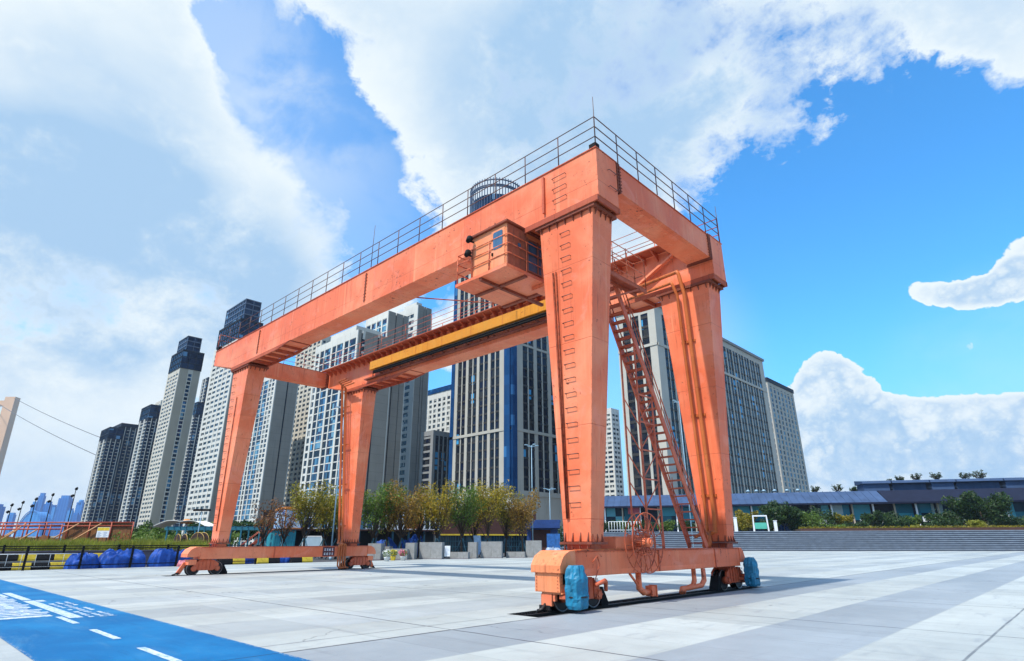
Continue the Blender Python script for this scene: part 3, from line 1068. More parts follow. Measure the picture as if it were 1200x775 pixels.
# outer ends: box housing, rail sweeper with hook
for (xc, ye, s_, big_) in ((0, -5.70, -1, 1), (-25, -5.62, -1, 0), (-25, 5.68, 1, 0)):
    mb = MB()
    y2 = ye - s_ * .40
    if big_:
        mb.box(xc - .40, xc + .40, *sorted((ye - .02, ye + .36)), .44, .895)
        mb.box(xc - .22, xc + .44, *sorted((ye + .02, ye + .30)), .40, .437)
    else:
        mb.box(xc - .2, xc + .34, *sorted((ye, y2)), .5, .76)
    sw = mb.build('end_housing', M['cab_pale'] if big_ else OR, crane, bevel=.008)
    if big_:
        bt = MB()
        for q in range(6):
            for dx in (-.34, .34):
                bt.tube([(xc + dx, ye - .02, .48 + q * .075), (xc + dx, ye - .035, .48 + q * .075)], .012, 6)
            bt.tube([(xc + .4, ye + .04, .48 + q * .075), (xc + .415, ye + .04, .48 + q * .075)], .012, 6)
        bt.build('bolt_row', OLD, sw)
        dk = MB()
        dk.box(xc + .401, xc + .407, ye + .10, ye + .20, .62, .85)
        dk.build('painted_slot', M['black'], sw)  # black plate on the face, painting the dark of a slot
    ar = MB()
    yb_ = ye + s_ * (.12 if big_ else .28)
    if big_:
        ar.box(xc - .24, xc + .10, ye + .02, ye + .16, .13, .398)
        ar.box(xc + .13, xc + .2, ye + .03, ye + .12, .24, .398)
    else:
        ar.beam((xc - .12, ye, .60), (xc - .12, yb_, .09), .20, .12, (1, 0, 0))
    a_ = ar.build('rail_sweeper', OR, sw)
    hk = MB()
    if big_:
        yb_ = ye + .06
    hk.tube([(xc - .12, yb_ - s_ * .02, .20), (xc - .12, yb_ + s_ * .06, .12), (xc - .12, yb_ + s_ * .16, .05), (xc - .2, yb_ + s_ * .24, .02)], .04, 8)
    hk.box(xc - .3, xc + .05, *sorted((yb_ + s_ * .0, yb_ + s_ * .05)), .03, .14)
    hk.build('sweeper_blade', M['dark_steel'], a_)

# travel motors wrapped in blue tarpaulin
for (yc, xq) in ((-5.45, .72), (4.78, .72)):
    mb = MB()
    ns, nr = 14, 22
    rgs = []
    for i in range(ns):
        k = i / (ns - 1)
        z = .10 + .96 * k
        w = (.19 if i == 0 else .225) * (1 if k < .70 else (1 - (k - .70) * 1.25))
        rg = []
        for q in range(nr):
            a = 2 * PI * q / nr
            cx_, cy_ = math.cos(a), math.sin(a)
            sq = (abs(cx_) ** 7 + abs(cy_) ** 7) ** (-1 / 7)
            nn = noise.noise(Vector((cx_ * 3 + yc, cy_ * 3, z * 6))) * .055
            rg.append((xq + (w + nn) * sq * cx_ * .9, yc + (w * 1.12 + nn) * sq * cy_, z + .02 * noise.noise(Vector((a, z * 3, yc)))))
        rgs.append(rg)
    vs = [v_ for rg in rgs for v_ in rg]
    fs = [(i * nr + q, i * nr + (q + 1) % nr, (i + 1) * nr + (q + 1) % nr, (i + 1) * nr + q) for i in range(ns - 1) for q in range(nr)]
    fs += [tuple(reversed(range(nr))), tuple((ns - 1) * nr + q for q in range(nr))]
    mb._add(vs, fs, False)
    mt_ = mb.build('travel_motor', M['motor_blue'], crane)
    s2 = MB()
    rg = [(xq + .225 * math.cos(a) * 1.02, yc + .255 * math.sin(a), .36) for a in [2 * PI * q / 16 for q in range(17)]]
    s2.tube(rg, .018, 6, cap=False)
    s2.build('tie_rope', M['dark_steel'], mt_)
    ax_ = MB()
    ax_.tube([(.34, yc, .42), (.56, yc, .42)], .09, 12)
    ax_.box(.32, .5, yc - .2, yc + .2, .3, .38)
    ax_.build('motor_mount', OLD, mt_)

# brackets hanging below the near sill
hb = MB()
hb.tube([(.3, -2.05, .77), (.3, -2.05, .36), (.34, -1.9, .24), (.36, -1.6, .26)], .085, 10)
hb.beam((.3, -2.5, .76), (.3, -2.12, .45), .05, .05)
hb.box(.26, .48, -1.66, -1.45, .13, .40)
hb.box(.24, .50, -1.44, -1.40, .11, .42)
hb.build('cable_guide', OR, crane)
hb = MB()
for dy in (0, .42):
    hb.tube([(.3 + dy * .3, 1.25 + dy, .77), (.3 + dy * .3, 1.25 + dy, .42), (.3 + dy * .3, 1.12 + dy * .8, .27), (.3, .75 + dy * .3, .22), (.3, .42 + dy * .3, .22), (.3, .32 + dy * .3, .1)], .075, 10)
hb.build('drain_elbow', OR, crane)
hb = MB()
hb.tube([(-.1, 3.0, 1.46), (-.1, 3.32, 1.46), (-.1, 3.42, 1.56), (-.1, 3.42, 1.95)], .085, 10)
hb.box(.2, .47, -4.9, -3.3 + .3, 1.395, 1.42)
hb.build('pipe_elbow', M['pipe_orange'], crane)
cb = MB()
cb.tube([(.5, -4.5, 1.1), (.56, -4.35, 1.25), (.52, -4.2, 1.05), (.5, -4.3, .85), (.46, -4.4, .6)], .014, 6)
cb.tube([(.5, -4.42, .55), (.62, -4.15, .66), (.5, -3.95, .62), (.46, -3.9, .4)], .05, 8)
cb.build('loose_cable', OLD, crane)

# cable reel with spokes
reel = MB()
rx, ry, rz_ = .72, -2.28, 1.58
for xx_ in (.60, .84):
    reel.torus((xx_, ry, rz_), 0, .80, .018, 36, 6)
    reel.torus((xx_, ry, rz_), 0, .34, .015, 24, 6)
for q in range(14):
    a = 2 * PI * q / 14
    for xx_, da in ((.60, .12), (.84, -.12)):
        p0 = Vector((rx + (.1 if xx_ > .7 else -.1), ry + .1 * math.cos(a), rz_ + .1 * math.sin(a)))
        p1 = Vector((xx_, ry + .80 * math.cos(a + da), rz_ + .80 * math.sin(a + da)))
        reel.tube([p0, p1], .0125, 5)
    reel.tube([(.60, ry + .34 * math.cos(a), rz_ + .34 * math.sin(a)), (.84, ry + .34 * math.cos(a), rz_ + .34 * math.sin(a))], .01, 5)
ro = reel.build('cable_reel', OLD, crane)
hb = MB()
hb.tube([(.48, ry, rz_), (.93, ry, rz_)], .12, 16)
hb.tube([(.935, ry, rz_), (.97, ry, rz_)], .07, 12)
hb.build('hub', OR, ro)
hb = MB()
hb.box(.12, .46, ry + .02, ry + .5, 1.395, 1.78)
hb.box(-.12, .40, ry - .95, ry - .12, 1.395, 1.74)
hb.build('reel_motor', OR, ro, bevel=.02)

# stair with its landing and support frame
stair = MB()
b0, b1 = Vector((0, 2.35, 1.40)), Vector((0, -2.25, 9.75))
for xx_ in (-.31, .31):
    stair.beam(b0 + Vector((xx_, 0, 0)), b1 + Vector((xx_, 0, 0)), .05, .20, (0, 0, 1))
st_o = stair.build('stair_stringer', OLD, crane)
nst = 33
for q in range(nst):
    p = b0.lerp(b1, (q + .6) / nst)
    tr = MB()
    tr.box(-.28, .28, p.y - .12, p.y + .12, p.z - .018, p.z + .018)
    tr.build('tread', M['stair_red'], st_o)
hr = MB()
for xx_ in (-.34, .34):
    off = Vector((xx_, .0, .95))
    hr.tube([b0 + Vector((xx_, .1, .2)), b0 + off + Vector((0, -.25, 0)), b1 + off], .021, 6)
    off2 = Vector((xx_, .0, .5))
    hr.tube([b0 + off2 + Vector((0, -.1, 0)), b1 + off2], .014, 6)
    for q in range(0, 9):
        p = b0.lerp(b1, (q + .5) / 9)
        hr.tube([p + Vector((xx_, 0, 0)), p + Vector((xx_, 0, .95))], .014, 6)
hr.build('handrail', OLD, st_o)
fr = MB()
for (yy, zz) in ((-1.28, 7.8), (-.42, 6.2)):
    for xx_ in (-.27, .27):
        fr.beam((xx_, yy, 1.395), (xx_, yy, zz), .045, .045)
for q in range(5):
    z0 = 1.7 + q * .9
    fr.beam((.27, -1.28, z0), (.27, -.42, z0 + .8), .026, .026, (1, 0, 0))
    fr.beam((-.27, -.42, z0), (-.27, -1.28, z0 + .8), .026, .026, (1, 0, 0))
    fr.beam((.27, -1.25, z0 + .85), (.27, -.45, z0 + .85), .04, .04, (1, 0, 0))
fr.build('stair_support', OLD, crane)
ld = MB()
ld.box(-.36, .80, -3.36, -2.45, 9.76, 9.80)
ld.box(.36, .80, -2.448, -1.05, 9.76, 9.80)
ld.beam((.78, -3.36, 9.70), (.78, -1.05, 9.70), .05, .11)
ld.beam((.38, -3.36, 9.70), (.38, -1.05, 9.70), .05, .11)
ld.beam((.78, -3.42, 8.75), (.78, -1.5, 9.66), .05, .06)
ld.beam((-.34, -3.42, 8.85), (-.34, -2.6, 9.72), .05, .06)
land = ld.build('landing', M['stair_red'], crane)
lr = MB()
for (pa, pb) in (((.79, -3.36), (.79, -1.06)), ((.79, -1.06), (.38, -1.06)), ((.38, -1.06), (.38, -2.4))):
    L_ = math.hypot(pb[0] - pa[0], pb[1] - pa[1])
    n = max(1, int(L_ / .8))
    for q in range(n + 1):
        xx_, yy = pa[0] + (pb[0] - pa[0]) * q / n, pa[1] + (pb[1] - pa[1]) * q / n
        lr.tube([(xx_, yy, 9.78), (xx_, yy, 10.95)], .017, 6)
    for z in (10.35, 10.90):
        lr.tube([(pa[0], pa[1], z), (pb[0], pb[1], z)], .015, 6)
lr.build('railing', OR, land)
# second short flight from the landing to the far walkway
fl2 = MB()
fl2.beam((-2.1, 3.2, 12.15), (-.05, 3.2, 13.15), .10, .2, (0, 1, 0))
fl2.build('diagonal_brace', OR, crane)


# railings on top
def railing(pts_, zb, parent, h=1.21, step=1.53, mat=RAIL, start=0.0, name='railing', r=.020):
    mb = MB()
    for a, b in zip(pts_[:-1], pts_[1:]):
        a, b = Vector(a), Vector(b)
        d = b - a
        L_ = d.length
        d.normalize()
        s_ = 0.0
        while s_ < L_ + .01:
            p = a + d * s_
            mb.tube([(p.x, p.y, zb), (p.x, p.y, zb + h)], r, 6)
            s_ += step
        for k in (1.0, .68, .36):
            mb.tube([(a.x, a.y, zb + h * k), (b.x, b.y, zb + h * k)], r * .9, 6)
    return mb.build(name, mat, parent)


railing([(XR - .03, -4.47, 0), (XL + .05, -4.47, 0)], ZT + .03, crane)
railing([(XR - .03, -4.47, 0), (XR - .03, 4.47, 0)], ZT + .03, crane, step=1.27)
railing([(XR - .03, 4.47, 0), (XL + .05, 4.47, 0)], ZT + .03, crane, mat=OLD)
railing([(-.3, 2.72, 0), (-28.0, 2.72, 0)], ZT + .0, crane, mat=OLD, step=2.6, h=1.05, r=.016)
railing([(XL + .05, -4.47, 0), (XL + .05, 4.47, 0)], ZT + .03, crane, mat=OLD)
for (xx_, yy, h) in ((XR - .03, -4.47, 2.05), (XR - .03, 4.47, 1.85), (-11.4, -4.47, 2.3)):
    mb = MB()
    mb.tube([(xx_, yy, ZT + .03), (xx_, yy, ZT + 1.2), (xx_ + (.05 if h > 2.1 else 0), yy, ZT + h)], .02, 6, r2=.009)
    mb.build('lightning_rod', RAIL, crane)
# walkway on the inner side of the rear girder with its triangular brackets
wk = MB()
wk.box(-28.6, .3, 2.68, YI - .04, ZT - .05, ZT + .0)
wko = wk.build('walkway', M['stair_red'], crane)
x = -28.3
while x < .2:
    br = MB()
    gusset(br, (x, YI - .003, ZT - .052), (0, -1, 0), (1, 0, 0), .36, .62, .06)
    br.build('walkway_bracket', OLD, wko)
    x += .62
# yellow conductor cover with black festoon track under it
yb_ = MB()
yb_.box(-22.6, -4.6, 2.92, 3.18, 12.42, 12.98)
ybo = yb_.build('conductor_cover', M['yellow_beam'], crane, bevel=.01)
jn = MB()
x = -20.1
while x < -5:
    jn.box(x - .012, x + .012, 2.912, 2.919, 12.425, 12.975)
    x += 2.5
jn.build('cover_joint', M['pipe_orange'], ybo)
ft = MB()
for z in (12.16, 12.28):
    ft.tube([(-22.2, 3.0, z), (-4.6, 3.0, z)], .062, 8)
ft.build('power_rail', M['black'], ybo)
hg = MB()
x = -21.5
while x < -4.8:
    hg.box(x - .05, x + .05, 3.02, YI - .004, 12.03, 12.09)
    x += 1.05
hg.box(-23.5, -4.6, 3.14, 3.36, 11.93, 12.02)
hg.build('rail_bracket', RUST, crane)
tie = MB()
tie.tube([(-9.35, -3.4, 11.8), (-9.1, 2.72, 13.2)], .03, 6)
tie.build('tie_rod', OLD, crane)

# operator's cab hung below the front girder
cx0, cx1, cy0, cy1, cz0, cz1 = -3.42, -1.75, -5.36, -3.25, 10.13, 11.66
cab = MB()
cab.box(cx0, cx1, cy0, cy1, cz0, cz1)
cabo = cab.build('operator_cab', M['cab_pale'], crane, bevel=.01)
pn = MB()
pn.box(cx1 + .003, cx1 + .03, cy0 + .02, -4.42, cz0 + .02, cz1 - .03)
pn.build('side_panel', M['cab_side'], cabo)
for yy in (-5.05, -4.74):
    q = MB()
    q.box(cx1 + .031, cx1 + .05, yy - .012, yy + .012, cz0 + .03, cz1 - .06)
    q.build('panel_batten', M['cab_side'], cabo)
q = MB()
q.box(cx1 + .031, cx1 + .06, -4.86, -4.74, 10.92, 11.06)
q.build('lock_plate', M['glass_pane'], cabo)
q = MB()
q.box(cx1 + .003, cx1 + .02, -4.38, cy1 - .05, cz0 + .1, cz1 - .28)
q.build('side_window', M['glass_pane'], cabo)
q = MB()
for yy in (-4.38, -3.85, cy1 - .05):
    q.box(cx1 + .021, cx1 + .05, yy - .03, yy + .03, cz0 + .05, cz1 - .2)
for z in (cz0 + .08, 10.9, cz1 - .26):
    q.box(cx1 + .021, cx1 + .045, -4.35, cy1 - .08, z - .03, z + .03)
q.build('window_frame', M['cab_side'], cabo)
q = MB()
q.box(-2.46, -2.0 + .18, cy0 - .022, cy0 - .002, cz0 + .03, cz1 - .10)
dr = q.build('door', M['cab_pale'], cabo)
q = MB()
pr = []
for (ax, az, s0) in ((-1.98, 11.40, 0), (-2.30, 11.40, 90), (-2.30, 10.88, 180), (-1.98, 10.88, 270)):
    for a in (0, 30, 60, 90):
        pr.append((ax + .06 * math.cos(rad(a + s0)), az + .06 * math.sin(rad(a + s0))))
q.prism(pr, 1, cy0 - .040, cy0 - .024)
q.build('door_window', M['glass_pane'], dr)
q = MB()
q.box(-2.42, -2.36, cy0 - .06, cy0 - .024, 10.62, 10.72)
q.build('door_handle', M['black'], dr)
q = MB()
q.box(cx0 - .05, cx1 + .10, cy0 - .10, cy1, cz1 + .002, cz1 + .07)
q.build('cab_roof', M['rust'], cabo)
for (xx_, z) in ((-3.35, 11.5), (-3.42, 10.98)):
    q = MB()
    q.beam((xx_, cy0 - .02, z), (xx_, cy0 - .2, z - .02), .05, .05)
    q.tube([(xx_ - .02, cy0 - .18, z + .10), (xx_ + .03, cy0 - .32, z - .08)], .12, 12, r2=.08)
    q.build('floodlight', M['black'], cabo)
plf = MB()
px0, px1, py0, py1 = -4.2, -1.68, -5.44, -2.95
plf.box(px0, px1, py0, py1, 10.0, 10.12)
plo = plf.build('cab_platform', OR, crane, bevel=.008)
q = MB()
q.box(-3.02, -2.9, py0 + .04, -2.2, 9.90, 9.997)
q.box(px0 + .05, px1 - .02, -4.55, -4.42, 9.925, 9.997)
q.box(px0 + .03, -.95, -3.12, -3.0, 9.92, 9.997)
q.build('floor_beam', RUST, plo)
q = MB()
q.box(px1 - .55, px1 + .9, -3.62, -2.95, 9.86, 9.998)
q.build('access_plank', OR, plo)
rl = MB()
for z in (10.52, 10.88, 11.22):
    rl.tube([(px0 + .05, -4.6, z), (px0 + .05, py0 + .04, z), (px1 - .05, py0 + .04, z), (px1 + .02, py0 + .1, z), (px1 + .02, -4.55, z), (px1 + .02, -3.0, z)], .017, 6)
for (xx_, yy) in ((px0 + .05, -4.6), (px0 + .05, py0 + .04), (-3.4, py0 + .04), (-2.55, py0 + .04), (px1 + .02, -4.5), (px1 + .02, -3.7), (px1 + .02, -3.0)):
    rl.tube([(xx_, yy, 10.1), (xx_, yy, 11.22)], .02, 6)
rl.build('railing', OR, plo)
hgr = MB()
for (xx_, yy) in ((-3.3, -4.35), (-1.9, -4.35), (-3.3, -3.5), (-1.9, -3.5)):
    hgr.box(xx_ - .05, xx_ + .05, yy - .05, yy + .05, cz1 + .072, ZB - .004)
hgr.build('cab_hanger', RUST, crane)

# lamps, warning plate
for (xx_, yy) in ((1.2, -4.3), (-29.2, -4.42)):
    q = MB()
    q.box(xx_ - .13, xx_ + .13, yy - .12, yy + .10, ZT + .06, ZT + .30)
    q.tube([(xx_, yy, ZT + .03), (xx_, yy, ZT + .1)], .05, 8)
    q.build('lamp', M['black'], crane)
M['plate_maroon'] = plain('maroon_sign', (0.085, 0.015, 0.02), 0.5, 0.1, 4)
q = MB()
wx = -24.548
q.box(wx, wx + .02, 1.95, 2.75, .82, 1.34)
sg = q.build('warning_plate', M['plate_maroon'], crane)
q = MB()
rr = random.Random(3)
for row in range(2):
    for c_ in range(4):
        y0 = 2.04 + c_ * .165
        z0 = 1.12 - row * .24
        for s_ in range(3):
            q.box(wx + .021, wx + .025, y0 + rr.uniform(0, .02), y0 + .12 - rr.uniform(0, .03), z0 + s_ * .052, z0 + s_ * .052 + .02)
        a = y0 + rr.choice((.03, .055, .08))
        q.box(wx + .0255, wx + .028, a, a + .02, z0, z0 + .125)
        if rr.random() < .6:
            q.box(wx + .0255, wx + .028, y0, y0 + .018, z0, z0 + .1)
q.build('lettering', M['white_paint'], sg)
# ------------------------------------------------------------------ towers


def glassmat(name, cols, fh, bw, bright=0.12, rough=0.12, bcol=(0.30, 0.45, 0.55)):
    """window glass: every pane its own darkness (blinds, rooms, sky reflections painted into the colour)"""
    mt, t, p, oc = newmat(name)
    sp = t.new('ShaderNodeSeparateXYZ')
    t.l.new(oc, sp.inputs[0])
    cm = t.new('ShaderNodeCombineXYZ')
    h = t.math('FLOOR', t.math('DIVIDE', sp.outputs[2], fh))
    a = t.math('FLOOR', t.math('DIVIDE', t.math('ADD', sp.outputs[0], 0.013), bw))
    b = t.math('FLOOR', t.math('DIVIDE', t.math('ADD', sp.outputs[1], 0.013), bw))
    t.l.new(a, cm.inputs[0])
    t.l.new(b, cm.inputs[1])
    t.l.new(h, cm.inputs[2])
    wn = t.new('ShaderNodeTexWhiteNoise')
    t.l.new(cm.outputs[0], wn.inputs['Vector'])
    k = len(cols)
    c = t.ramp(wn.outputs['Value'], [(i / k, x) for i, x in enumerate(cols)], 'CONSTANT')
    wn2 = t.new('ShaderNodeTexWhiteNoise')
    wn2.noise_dimensions = '4D'
    t.l.new(cm.outputs[0], wn2.inputs['Vector'])
    wn2.inputs['W'].default_value = 3.7
    c = t.mix(t.math('GREATER_THAN', wn2.outputs['Value'], 1 - bright), c, bcol)
    t.l.new(c, p.inputs['Base Color'])
    p.inputs['Roughness'].default_value = rough
    p.inputs['Specular IOR Level'].default_value = 0.14
    return mt


G_dark = glassmat('dark_tower_glass', [(.004, .006, .011), (.008, .012, .02), (.018, .02, .026), (.006, .01, .028), (.03, .03, .03)], 3.6, 1.6, 0.04, 0.1, (.05, .28, .52))
G_blue = glassmat('blue_flat_glass', [(.03, .09, .16), (.07, .20, .32), (.01, .02, .035), (.05, .15, .28), (.13, .27, .36), (.03, .03, .07), (.02, .05, .10)], 3.3, 1.3, 0.16, 0.10, (.012, .016, .024))
G_small = glassmat('small_window_glass', [(.015, .022, .03), (.04, .06, .075), (.025, .035, .05), (.10, .12, .12), (.02, .05, .09), (.01, .015, .02)], 3.2, 0.95, 0.14, 0.12, (.36, .36, .33))
G_navy = glassmat('navy_glass', [(.004, .012, .035), (.008, .02, .055), (.015, .035, .08)], 3.4, 2.4, 0.04, 0.08, (.12, .25, .4))
G_strip = glassmat('blue_corner_glass', [(.007, .045, .135), (.009, .055, .16), (.006, .04, .12)], 3.6, 1.5, 0.05, 0.08, (.03, .13, .30))
C_pale = plain('pale_render', (0.53, 0.49, 0.41), 0.8, 0.1, 0.12, dirt=0.25)
C_white = plain('white_cladding', (0.58, 0.565, 0.51), 0.75, 0.08, 0.12, dirt=0.2)
C_tan = plain('tan_render', (0.36, 0.31, 0.235), 0.85, 0.1, 0.1, dirt=0.2)
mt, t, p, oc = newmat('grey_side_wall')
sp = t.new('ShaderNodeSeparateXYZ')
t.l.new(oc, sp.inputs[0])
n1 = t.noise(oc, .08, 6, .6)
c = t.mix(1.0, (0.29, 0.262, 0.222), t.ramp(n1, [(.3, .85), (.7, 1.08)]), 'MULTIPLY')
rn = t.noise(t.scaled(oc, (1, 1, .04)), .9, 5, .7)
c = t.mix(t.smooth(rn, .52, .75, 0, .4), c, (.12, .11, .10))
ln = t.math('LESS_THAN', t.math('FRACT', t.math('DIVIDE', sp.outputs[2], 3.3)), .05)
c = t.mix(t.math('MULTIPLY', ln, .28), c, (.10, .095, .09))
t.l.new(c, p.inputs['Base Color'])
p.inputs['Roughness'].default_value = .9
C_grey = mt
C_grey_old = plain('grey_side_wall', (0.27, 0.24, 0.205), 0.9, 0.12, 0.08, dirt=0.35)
C_dark = plain('charcoal_cladding', (0.018, 0.022, 0.034), 0.7, 0.2, 0.2, spec=.2)
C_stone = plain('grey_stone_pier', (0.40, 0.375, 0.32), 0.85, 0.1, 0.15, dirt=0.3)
C_stoned = plain('dark_grey_stone', (0.24, 0.24, 0.235), 0.85, 0.12, 0.15, dirt=0.3)  # darker grey stone of podium, cornices and the charcoal block
C_crown = plain('crown_mullion_paint', (0.07, 0.095, 0.15), 0.5, 0.15, 0.5)
C_beige = plain('beige_stone', (0.45, 0.425, 0.365), 0.85, 0.1, 0.12, dirt=0.25)
C_spand = plain('bronze_spandrel', (0.04, 0.037, 0.035), 0.7, 0.2, 0.5, spec=.2)


def plane_hit(u, v, ax, val):
    d = ray(u, v)
    return CAM + d * ((val - CAM[ax]) / d[ax])


def tower(name, label, uc, vt, D, ul, ur, faces, nfl, wall, spm=None, base=0.0, side=None, cornice=None, par=1.4, belts=(), minx=8, miny=8, Lx=None, Ly=None, zt=None):
    """a block whose near corner stands on bearing uc; walls run along -x and +y from it.
    faces: {'-y': bays, '+x': bays}; a bay = (kind, width[, options])"""
    c = pt(uc, vt, D)
    H = zt if zt else c.z
    if Lx is None:
        Lx = max(minx, c.x - plane_hit(ul, vt, 1, c.y).x)
    if Ly is None:
        Ly = max(miny, plane_hit(ur, vt, 0, c.x).y - c.y)
    root = thing(name, label, 'building', (c.x, c.y, 0))
    wl = MB()
    spn = MB()
    sdw = MB()
    IN = .42
    wl.box(-Lx + IN, -IN, IN, Ly - IN, -.2, H - par)
    spm = spm or wall
    bays_out = []

    def put(mb, face, a, b, d0, d1, z0, z1):
        if face == '-y':
            mb.box(-b, -a, -d1, -d0, z0, z1)
        elif face == '+x':
            mb.box(d0, d1, a, b, z0, z1)
        elif face == '-x':
            mb.box(-Lx - d1, -Lx - d0, a, b, z0, z1)
        else:
            mb.box(-b, -a, Ly + d0, Ly + d1, z0, z1)

    for face, Wd in (('-y', Lx), ('+x', Ly), ('-x', Ly), ('+y', Lx)):
        bays = faces.get(face) or faces.get({'-x': '+x', '+y': '-y'}.get(face), None)
        if bays is None:
            bays = [('b', 1)]
        tot = sum(b[1] for b in bays)
        if face in ('+x', '-x'):
            lo, hi = IN, Wd - IN
        else:
            lo, hi = 0, Wd
        a = 0.0
        fh = H / nfl
        for b in bays:
            w = b[1] / tot * Wd
            a0, a1 = max(a, lo), min(a + w, hi)
            a += w
            if a1 - a0 < .05:
                continue
            o = b[2] if len(b) > 2 else {}
            k = b[0]
            if k == 'p':
                put(wl, face, a0, a1, -IN, o.get('d', 0), -.2, H + o.get('up', 0))
            elif k == 'b':
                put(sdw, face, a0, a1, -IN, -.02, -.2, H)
            elif k == 'f':
                g_ = MB()
                put(g_, face, a0, a1, -IN, o.get('d', .3), base, H - o.get('dn', 0))
                bays_out.append((g_, o.get('mat', C_white), 'facade_fin'))
            elif k == 's':
                put(spn, face, a0, a1, -IN, -.36, 0, H - 1)
            elif k == 'g':
                g_ = MB()
                put(g_, face, a0, a1, -IN + .02, o.get('d', .25), base, H - o.get('dn', 0))
                bays_out.append((g_, o.get('mat', G_strip), 'glass_strip'))
            elif k == 'w':
                g_ = MB()
                put(g_, face, a0, a1, -IN + .03, -.27, base, H - par)
                bays_out.append((g_, o.get('mat', G_dark), 'window_bay'))
                sh_ = o.get('sp', .3) * fh
                dd = o.get('d', -.1)
                tgt = spn if o.get('dark') else wl
                for f in range(nfl + 1):
                    z0 = f * fh - sh_ / 2
                    if z0 + sh_ < base or z0 > H - .6 or (z0 < base):
                        continue
                    put(tgt, face, a0, a1, -IN, dd, z0, min(z0 + sh_, H - .05))
                if base > 0:
                    put(wl, face, a0, a1, -IN, -.05, -.2, base - .01)
                put(wl, face, a0, a1, -IN, -.06, H - par, H - .01)
        for (zb_, hb_, db_) in belts:
            put(wl, face, -.0 if face in ('-y', '+y') else IN + .01, Wd if face in ('-y', '+y') else Wd - IN - .01, -IN, db_, zb_, zb_ + hb_)
    w_o = wl.build('wall', wall, root)
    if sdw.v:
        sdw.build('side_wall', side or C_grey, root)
    if spn.v:
        so_ = spn.build('spandrel_cladding', spm, root)
        if len(spn.v) > 800:
            so_['kind'] = 'stuff'
    for g_, mt_, nm in bays_out:
        g_.build(nm, mt_, root)
    if cornice:
        cn = MB()
        e, h_, mt_ = cornice
        cn.box(-Lx - e, e, -e, Ly + e, H + .01, H + h_)
        cn.build('cornice', mt_, root)
    else:
        cn = MB()
        cn.box(-Lx + .5, -.5, .5, Ly - .5, H - par - .02, H - par + .2)
        cn.build('roof', C_grey, root)
    return root, c, Lx, Ly, H


def upper(root, name, x0, x1, y0, y1, z0, z1, mat, glass=None, nb=0, fh=3.5, slab=.4):
    """a stepped upper storey block; optional glass between slab lines"""
    mb = MB()
    if glass is None:
        mb.box(x0, x1, y0, y1, z0, z1)
        return mbuild_local(mb, name, mat, root)
    mb.box(x0 + .3, x1 - .3, y0 + .3, y1 - .3, z0, z1 - .3)
    o = mbuild_local(mb, name, glass, root)
    fr = MB()
    z = z0
    while z < z1:
        fr.box(x0, x1, y0, y1, z, min(z + slab, z1))
        z += fh
    fr.box(x0, x1, y0, y1, z1 - .5, z1)
    nx = max(2, int((x1 - x0) / 3.2))
    ny = max(2, int((y1 - y0) / 3.2))
    for i in range(nx + 1):
        xx_ = x0 + .02 + (x1 - x0 - .34) * i / nx
        fr.box(xx_, xx_ + .3, y0 + .02, y0 + .29, z0 + .01, z1 - .01)
    for i in range(1, ny + 1):
        yy = y0 + .32 + (y1 - y0 - .66) * i / ny
        fr.box(x1 - .29, x1 - .02, yy, yy + .3, z0 + .01, z1 - .01)
    mbuild_local(fr, 'mullion', mat, o)
    return o


def mbuild_local(mb, name, mat, parent):
    """verts already local to the thing"""
    q = parent
    while q.parent:
        q = q.parent
    off = WL[q.name]
    mb.v = [v + off for v in mb.v]
    return mb.build(name, mat, parent)


# tower() builds in local coordinates too
_old_build = MB.build


def _local(mb, name, mat, parent=None, **k):
    if parent is not None and getattr(mb, 'loc', True):
        return mbuild_local(mb, name, mat, parent)
    return _old_build(mb, name, mat, parent, **k)


def rep(seq, n):
    return [b for _ in range(n) for b in seq]


P = lambda w, **o: ('p', w, o)
Wn = lambda w, **o: ('w', w, o)
B_ = lambda w: ('b', w, {})
SL = lambda w: ('s', w, {})
GS = lambda w, **o: ('g', w, o)

_mk = MB.build


def build_tower(*a, **k):
    MB.build = lambda s, name, mat, parent=None, bevel=0.0, top=None: (_shift(s, parent), _mk(s, name, mat, parent, bevel))[1]
    try:
        return tower(*a, **k)
    finally:
        MB.build = _mk


def _shift(mb, parent):
    if parent is None:
        return
    q = parent
    while q.parent:
        q = q.parent
    off = WL[q.name]
    mb.v = [v + off for v in mb.v]


# --- the dark striped tower straight behind the crane
bayA = [P(1.0), Wn(1.5, sp=.2, dark=1), P(.35, d=-.12), Wn(1.5, sp=.2, dark=1)]
T1, c1, Lx1, Ly1, H1 = build_tower('office_tower', 'tall grey pinstriped office tower with a blue glass corner and round latticed crown', 598, 268, 200, 535.5, 668,
    {'-y': [GS(2.0, d=.5), P(1.0)] + rep(bayA, 4) + [P(1.2), GS(1.4, d=.2)],
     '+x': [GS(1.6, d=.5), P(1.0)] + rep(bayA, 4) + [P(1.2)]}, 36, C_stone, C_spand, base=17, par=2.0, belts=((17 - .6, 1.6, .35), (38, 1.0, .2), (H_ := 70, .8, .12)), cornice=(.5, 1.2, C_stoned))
# crown: a drum of glass ribs under a ring of fins
Dc = 220
pc_ = pt(582, 228, Dc)
ccx, ccy = pc_.x - c1.x, pc_.y - c1.y
R1 = 30.5 * (pc_ - CAM).dot(cF) / FPX
zc = H1 + 1.2
ztop = pc_.z

